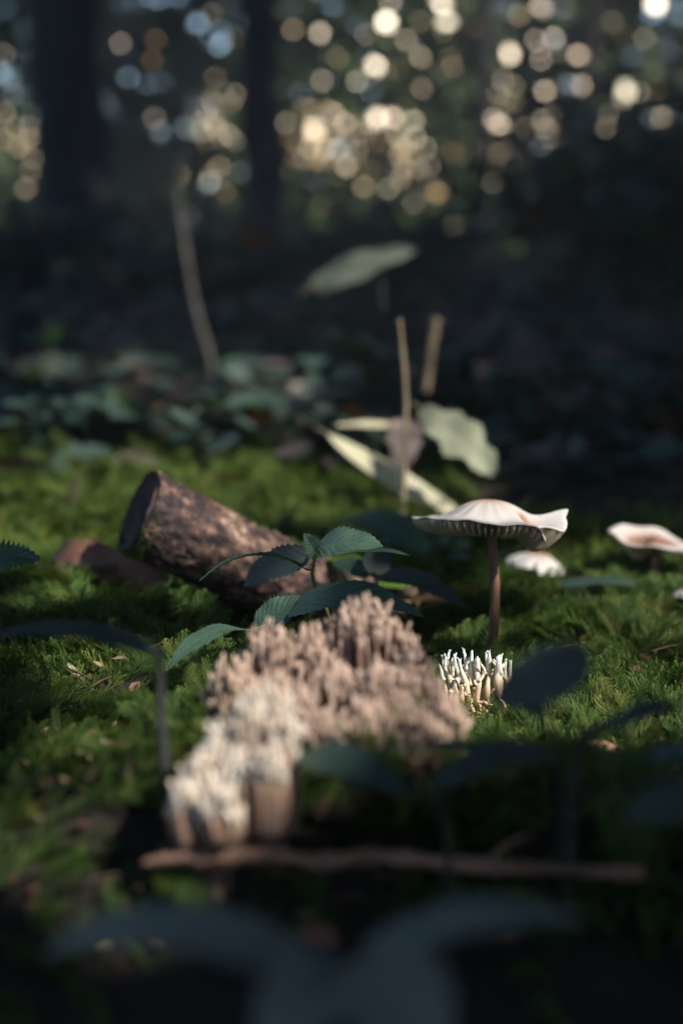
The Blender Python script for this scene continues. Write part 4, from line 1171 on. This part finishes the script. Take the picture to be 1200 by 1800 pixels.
# second plant just behind, paler
D = .42
sprig('bramble_sprig', 'smaller bramble sprig right behind the centre one, with a drooping leaf towards the tall mushroom', 'bramble sprig', drop(P(660, 1090, D)),
  [drop(P(660, 1090, D)), P(662, 1050, D), P(660, 1018, D), P(655, 1005, D)], px(4, D),
  [((662,1016,.42),(820,1072,.405), 52, (.1,-.5,.85), .16, .1, .08, 'bramble_dark'),
   ((650,1010,.42),(682,950,.43), 50, (.2,-.9,.4), .05, .1, .08, 'bramble_dark'),
   ((650,1012,.425),(585,990,.43), 40, (-.1,-.6,.8), .12, .2, .1, None),
   ((655,1008,.44),(560,985,.46), 44, (-.1,-.2,.9), .10, .1, .08, 'fresh'),
   ((665,1030,.45),(745,1035,.46), 38, (.1,-.3,.9), .10, .1, .08, 'fresh')], 'bramble', 'stem', seed=2)
D = .52
sprig('bramble_sprig', 'dark leaved seedling left of the tall mushroom stipe, half hidden behind it', 'seedling', drop(P(770, 1050, D)),
  [drop(P(770, 1050, D)), P(768, 1015, D), P(765, 985, D), P(762, 965, D)], px(4, D),
  [((765,990,.52),(708,945,.52), 44, (-.3,-.6,.7), .1, .2, .06, None), ((765,985,.52),(828,955,.52), 60, (.3,-.6,.7), .1, .2, .06, None),
   ((765,998,.52),(830,985,.50), 40, (.1,-.5,.8), .12, .2, .06, 'under'), ((765,1004,.52),(700,1020,.50), 38, (-.1,-.5,.8), .12, .2, .06, None),
   ((764,970,.53),(600,915,.56), 78, (-.2,-.4,.9), .12, .1, .05, None)], 'bramble', 'stem', seed=3)
D = .35
sprig('bramble_sprig', 'toothed dark leaf reaching in from the left edge above the moss', 'bramble sprig', drop(P(-120, 1160, .36)),
  [drop(P(-120, 1160, .36)), P(-100, 1080, .357), P(-80, 1000, .353), P(-60, 985, .35)], px(4, D),
  [((-60,985,.35),(72,982,.35), 62, (-.1,-.72,.68), .08, .15, .20, None)], 'bramble', 'stem', thorn=0, seed=4)
# left front shoot, out of focus
D = .262
sprig('bramble_shoot', 'blurred dark upright shoot at the left with long arching leaves over the moss', 'bramble shoot', drop(P(318, 1500, 0.241)),
  [drop(P(318, 1500, 0.241)), P(296, 1400, 0.241), P(284, 1280, 0.241), P(280, 1180, 0.241), P(283, 1140, 0.241)], px(10, D),
  [((282,1150,0.241),(-30,1122,0.241), 58, (.0,-.3,1), .11, .15, .06, None)], 'bramble_dark', 'stem_dark', seed=5)
# right front shoot
sprig('bramble_shoot', 'blurred dark bramble shoot in front of the right moss with broad leaves', 'bramble shoot', drop(P(960, 1420, 0.221)),
  [drop(P(985, 1480, 0.225)), P(985, 1400, 0.225), P(975, 1330, 0.223), P(955, 1250, 0.221)], px(3.5, D),
  [((1040,1160,.208),(868,1232,.214), 100, (.1,-.72,.66), .07, .22, .06, None, .5),
   ((955,1262,0.221),(878,1225,0.236), 44, (-.1,-.4,.9), .1, .1, .04, None),
   ((975,1335,0.211),(745,1395,0.194), 74, (-.1,-.5,.9), .14, .1, .04, None),
   ((975,1330,0.216),(655,1318,0.225), 34, (-.1,-.2,1), .05, .1, .04, None)], 'bramble_dark', 'stem_dark', seed=6)
sprig('bramble_shoot', 'blurred teal grey leaf drooping before the dark hollow right of the front coral', 'bramble shoot', drop(P(800, 1480, 0.211)),
  [drop(P(800, 1500, 0.216)), P(780, 1440, 0.216), P(745, 1400, 0.216), P(722, 1395, 0.216)], px(5, D),
  [((530,1325,0.225),(725,1402,0.211), 84, (.1,-.55,.85), .10, .08, .04, 'under'),
   ((800,1205,0.270),(728,1188,0.270), 34, (0,-.5,.9), .1, .1, .04, 'under')][:1], 'bramble_dark', 'stem_dark', seed=7)
sprig('bramble_shoot', 'blurred dark stem arching in from the right edge over the scaly twig', 'bramble shoot', drop(P(1000, 1380, 0.216)),
  [drop(P(1000, 1400, 0.221)), P(1015, 1330, 0.221), P(1065, 1275, 0.216), P(1150, 1245, 0.211), P(1290, 1230, 0.207)], px(7, D),
  [((1180,1240,0.211),(1060,1290,0.211), 46, (0,-.4,.9), .12, .1, .04, None),
   ((1230,1330,0.243),(1110,1340,0.252), 44, (0,-.5,.8), .1, .1, .04, 'under'),
   ((1260,1400,.19),(1090,1440,.185), 84, (0,-.7,.7), .1, .1, .03, None)], 'bramble_dark', 'stem_dark', seed=8)
# bottom edge seedling, very near
D = .15
sprig('bramble_shoot', 'very blurred grey leaves arching at the bottom edge, nearest of all plants', 'bramble shoot', drop(P(610, 1900, .15)),
  [drop(P(620, 1960, .15)), P(625, 1850, .15), P(625, 1760, .15), P(620, 1690, .15)], px(9, D),
  [((606,1735,.150),(60,1690,.162), 104, (.12,-.42,.9), .20, .1, .02, None),
   ((632,1690,.150),(1030,1618,.150), 92, (-.1,-.3,1), .13, .1, .02, None),
   ((600,1690,.143),(455,1850,.136), 165, (-.25,-.75,.6), .08, .25, .02, None),
   ((640,1680,.140),(775,1880,.134), 200, (.3,-.8,.5), .08, .2, .02, None)], 'front', 'stem_brown', seed=9)
# teal leaf under mushroom, dark leaf line over the right moss, arching leaf above the right mushroom
sprig('seedling', 'grey green seedling under the small tilted mushroom', 'seedling', drop(P(915, 1070, .47)),
  [drop(P(915, 1080, .47)), P(915, 1050, .47), P(912, 1035, .47)], px(3, .47),
  [((948,1045,.47),(880,1040,.465), 44, (0,-.6,.8), .08, .1, .05, None), ((935,1040,.475),(1140,1028,.46), 36, (0,-.25,1), .06, .1, .05, None)], 'under', 'stem_brown', seed=10)
sprig('seedling', 'blurred plant with a pale arching leaf beyond the right mushroom', 'seedling', drop(P(1150, 1000, .78)),
  [drop(P(1150, 1000, .78)), P(1150, 960, .78), P(1140, 925, .78)], px(5, .78),
  [((1140,930,.78),(1010,890,.78), 34, (-.2,-.3,1), .32, .1, .05, 'under'), ((1150,910,.80),(1240,850,.80), 60, (.2,-.5,.8), .1, .1, .05, 'under')], 'under', 'stem_brown', seed=11)
# upright leafy plant at far left
sprig('seedling', 'blurred upright green plant at the left edge above the mossy bank', 'seedling', drop(P(90, 740, 1.2)),
  [drop(P(85, 740, 1.2)), P(88, 680, 1.2), P(80, 620, 1.2), P(70, 585, 1.2)], px(6, 1.2),
  [((80,600,1.2),(20,590,1.2), 30, (0,-.5,.8), .1, .1, .05, 'under'), ((80,600,1.2),(112,582,1.2), 34, (0,-.5,.8), .1, .1, .05, 'fresh'),
   ((85,620,1.2),(98,680,1.18), 40, (0,-1,.2), .05, .1, .05, 'pale'), ((70,640,1.2),(50,700,1.18), 34, (0,-1,.2), .05, .1, .05, 'fresh'),
   ((90,640,1.2),(130,720,1.18), 30, (0,-1,.2), .05, .1, .05, 'under'), ((85,640,1.2),(90,710,1.2), 30, (0,-1,.2), .05, .1, .05, 'fresh')], 'under', 'stem_brown', seed=12)

# ------------------------------------------------------------------ dried leaves and stalks behind
def one_leaf(name, label, b, e, wpx, nrm, matk, **kw):
    d = (b[2] + e[2]) / 2; mb = MB()
    leaf(mb, P(*b), P(*e), px(wpx, d), nrm, nu=30, nv=4, **kw)
    c = P(*b)
    # a short petiole
    ax = (P(*b) - P(*e)).normalized()
    t = thing(name, label, 'leaf', c)
    mb.build('blade', M[matk], t)
    ms = MB(); tube(ms, catmull([c + ax * px(26, d) - Vector((0, 0, px(6, d))), c + ax * px(12, d), c - ax * px(4, d)], 6), [px(2.4, d)] * 7, 6)
    ms.build('petiole', M['straw'], t)
    return t
one_leaf('dry_leaf', 'long cream dry leaf slanting down behind the tall mushroom', (574, 762, .62), (815, 908, .60), 46, (.25, -.75, .6), 'cream', arch=-.04, fold=.35, serr=.02, ripple=.03, seed=3, shape=.8)
one_leaf('dry_leaf', 'pale grey green lobed leaf hanging above the tall mushroom', (738, 718, .60), (872, 836, .58), 78, (.1, -.8, .5), 'pale', arch=.08, fold=.2, serr=.05, ripple=.09, seed=4, lobes=.16, shape=.7)
one_leaf('dry_leaf', 'shrivelled mauve brown leaf hanging on the straight dry stalk', (712, 735, .63), (705, 835, .62), 60, (0, -1, .2), 'mauve', arch=.1, fold=.3, serr=.08, ripple=.08, seed=5, lobes=.1)
one_leaf('dry_leaf', 'narrow straw leaf lying level left of the dry stalk', (700, 750, .66), (588, 748, .66), 20, (0, -.5, .9), 'cream', arch=.03, fold=.3, serr=.02, seed=6)
one_leaf('dry_leaf', 'blurred pale leaf hovering on a thin stalk before the dark trees', (548, 505, .92), (730, 438, .90), 60, (-.1, -.8, .6), 'hover', arch=.05, fold=.12, serr=.04, ripple=.06, seed=7, lobes=.06)
one_leaf('dry_leaf', 'small rusty orange leaf beside the dry stalks', (645, 735, .72), (598, 718, .72), 34, (0, -.6, .8), 'rust', arch=.05, fold=.2, serr=.04, seed=8)
one_leaf('dead_leaf', 'big reddish brown dead leaf propped against the underside of the log', (45, 1022, .475), (300, 1024, .445), 112, (-.1, -.62, .75), 'dead', arch=.12, fold=.22, serr=.05, ripple=.10, seed=9, lobes=.10)
one_leaf('dead_leaf', 'flat pinkish brown dead leaf at the left edge behind the toothed leaf', (-50, 1010, .53), (130, 1000, .54), 70, (0, -.5, .85), 'dead', arch=.05, fold=.1, serr=.03, ripple=.06, seed=10)
one_leaf('dead_leaf', 'small brown leaf lying on the bright moss at the left', (40, 915, .64), (95, 905, .64), 40, (0, -.6, .8), 'dead', arch=.1, fold=.2, serr=.03, seed=11)
one_leaf('dead_leaf', 'curled tan leaf flake on the moss left of the mushroom foot', (795, 1030, .50), (835, 1045, .49), 34, (0, -.7, .7), 'cream', arch=.1, fold=.3, serr=.03, seed=12)
one_leaf('dead_leaf', 'tan leaf scrap lying flat behind the drooping bramble leaf', (720, 1058, .46), (800, 1062, .45), 22, (0, -.4, .9), 'dead', arch=.1, fold=.2, serr=.03, seed=13)
one_leaf('leaf_fragment', 'pointed tan leaf sliver standing in the moss before the dead leaf', (124, 1086, .43), (144, 1052, .43), 9, (-.2, -1, .2), 'cream', arch=.05, fold=.2, serr=.02, seed=14)
one_leaf('leaf_fragment', 'curled brown husk on the moss at the left edge', (58, 1112, .385), (30, 1082, .385), 13, (0, -.7, .7), 'dead', arch=.25, fold=.6, serr=.02, seed=15)
one_leaf('leaf_fragment', 'pale shrivelled bit caught in the left moss in focus', (135, 1185, .35), (118, 1165, .35), 9, (0, -.8, .6), 'cream', arch=.1, fold=.6, serr=.2, seed=16)

def stick(name, label, cat, pts, rpx, matk, rough=.15, seed=0, taper=.4, knots=0, sides=10, group=None):
    P3 = [P(*p) for p in pts]; d = pts[0][2]
    c = catmull(P3, 28); mb = MB(); rr = random.Random(seed)
    tube(mb, c, [px(rpx, d) * (1 - taper * i / 28) * (1 + (.3 if knots and i % knots == 0 else 0)) for i in range(29)], sides, rough=rough, seed=seed)
    o = mb.build(name, M[matk], org=P3[0])
    tag(o, label, cat, group); return o
stick('dry_stalk', 'straight dry grass stalk rising left of the tall mushroom', 'stalk', [(706, 1010, .57), (709, 860, .575), (713, 700, .58), (702, 560, .585)], 5.5, 'straw', seed=1)
stick('dry_stalk', 'short thick straw stub lit at its top, upper right of the stalks', 'stalk', [(748, 690, .79), (756, 620, .785), (766, 560, .78)], 7.5, 'straw', taper=-.1, seed=2)
stick('dry_stalk', 'thin dark stalk leaning up to the hovering pale leaf', 'stalk', [(705, 800, .86), (684, 690, .88), (674, 560, .90), (672, 470, .91)], 3, 'stem_dark', seed=3)
stick('dry_stalk', 'short brown stalk leaning left of the cream leaf', 'stalk', [(566, 815, .85), (548, 760, .86), (520, 700, .87)], 5, 'straw', seed=4)
stick('leaning_twig', 'long bent grey twig rising in front of the dark trees at the left', 'twig', [(372, 730, 1.25), (372, 640, 1.25), (344, 540, 1.25), (325, 430, 1.25), (312, 330, 1.25), (322, 270, 1.25)], 3.8, 'grey_twig', rough=.3, seed=5, taper=.1)
stick('broken_stick', 'small dark stick standing aslant in the bright moss left of the log', 'stick', [(106, 945, .62), (120, 900, .62), (138, 838, .62)], 8, 'stem_brown', seed=6)
def front_twig():
    d = .221
    ctl = [(250, 1512), (330, 1498), (400, 1502), (480, 1496), (560, 1508), (660, 1500), (760, 1508), (850, 1516), (920, 1520), (1010, 1524), (1130, 1530)]
    rr = random.Random(9)
    pts = []
    for k, (a, b) in enumerate(ctl):
        p = P(a, b, d); g = gh(p.x, p.y)
        pts.append(Vector((p.x, p.y, max(p.z - .0006, g + .0018))))
    c = catmull(pts, 60)
    t = thing('fallen_twig', 'pinkish brown twig lying across the dark foreground below the corals', 'twig', c[0])
    mb = MB(); tube(mb, c, [px(15, d) * min(1, .35 + i / 9) * (1 - .35 * i / 60) * (1 + .28 * math.exp(-((i % 17) - 8) ** 2 / 3)) for i in range(61)], 14, rough=.7, seed=7)
    mb.build('bark', M['twig_dim'], t)
    for i0, dx, dy, dz in ((12, .006, .004, .004), (29, -.004, -.006, .002), (42, .008, .005, .003)):
        m2 = MB(); s0 = c[i0]; v = Vector((dx, dy, dz))
        tube(m2, catmull([s0, s0 + v * .5 + Vector((0, 0, .001)), s0 + v], 6), [px(7, d) * (1 - .1 * k) for k in range(7)], 8, rough=.5, seed=i0)
        m2.build('side_shoot', M['twig_dim'], t)
front_twig()
stick('fallen_twig', 'dark reddish twig lying right of the small white coral fungus', 'twig', [(820, 1308, .315), (900, 1312, .31), (1000, 1328, .31), (1120, 1356, .31)], 7, 'stem_brown', rough=.35, seed=8)
stick('fallen_twig', 'dim slanting twig below the right moss near the bottom right', 'twig', [(985, 1390, .27), (1060, 1430, .265), (1160, 1490, .26)], 8, 'stem_brown', rough=.35, seed=9)
o = one_leaf('dead_leaf', 'small dead leaf at the bottom edge between the arching leaves', (530, 1640, .20), (600, 1655, .20), 40, (0, -.7, .7), 'dead', arch=.1, fold=.3, serr=.03, seed=22)
stick('grass_blade', 'bright green blade standing behind the tall mushroom cap', 'grass blade', [(800, 935, .72), (803, 880, .72), (812, 830, .72)], 9, 'fresh', seed=10, taper=.3)

# bark chip
def chip():
    d = .31; c = P(1062, 1322, d); mb = MB()
    import bmesh
    bm = bmesh.new(); bmesh.ops.create_icosphere(bm, subdivisions=4, radius=1)
    for v in bm.verts:
        f = noise.fractal(v.co * 1.6, .8, 2, 4); v.co *= 1 + .28 * f
        v.co.x *= px(34, d); v.co.y *= px(20, d); v.co.z *= px(19, d)
    rot = Matrix.Rotation(.35, 3, 'Y')
    vs = [c + rot @ v.co for v in bm.verts]; fs = [tuple(q.index for q in f.verts) for f in bm.faces]; bm.free()
    mb.add(vs, fs)
    tag(mb.build('bark_chip', M['twig_pink'], org=c), 'crumbly pinkish chip of bark on the moss at the lower right', 'bark chip')
chip()

# scaly twig at right edge: a core wrapped in overlapping pale scales
def scaly():
    d = .345
    pts = catmull([P(1118, 1284, d), P(1150, 1292, d), P(1190, 1302, d), P(1240, 1308, d)], 40)
    pts = [drop(p, .0005).lerp(p, .8) for p in pts]
    t = thing('scaly_twig', 'grey scaly twig lying in the moss at the right edge', 'twig', pts[0])
    mb = MB(); tube(mb, pts, [px(5, d)] * 41, 8); mb.build('core', M['stem_brown'], t)
    rr = random.Random(4); proto = None
    for i in range(1, 40):
        ax = (pts[min(i + 1, 40)] - pts[i - 1]).normalized()
        for k in range(4):
            a = k * 1.57 + (i % 2) * .78
            x = ax.cross(Vector((0, 0, 1))).normalized(); y = ax.cross(x)
            rd = x * math.cos(a) + y * math.sin(a)
            p = pts[i] + rd * px(5, d)
            m2 = MB(); simple_leaf(m2, p, (-ax + rd * .45), rd, px(11, d), px(6.5, d), 0)
            if rd.y < .4: m2.build('scale', M['scale'], t, smooth=False)
M['scale'] = solid_mat('grey_twig_scale', [(0.3, (0.16, 0.12, 0.10)), (0.7, (0.48, 0.42, 0.38))], 500, 4, .6, .2, .0003)
scaly()

# ------------------------------------------------------------------ haze added to lift the dark background
def haze():
    x0, x1, y0, y1, z0, z1 = -16, 16, -12, 24, -1.1, 10.5
    v = [(x, y, z) for x in (x0, x1) for y in (y0, y1) for z in (z0, z1)]
    f = [(0, 1, 3, 2), (4, 6, 7, 5), (0, 4, 5, 1), (2, 3, 7, 6), (0, 2, 6, 4), (1, 5, 7, 3)]
    mb = MB(); mb.add(v, f)
    m, t, N, L = newmat('lifting_haze')
    out = N.new('ShaderNodeOutputMaterial'); pv = N.new('ShaderNodeVolumePrincipled')
    pv.inputs['Color'].default_value = (.93, .96, 1, 1); pv.inputs['Density'].default_value = HAZE
    L.new(pv.outputs[0], out.inputs['Volume'])
    tag(mb.build('haze', m, smooth=False), 'thin haze added to lift the dark background', kind='stuff')
if HAZE: haze()
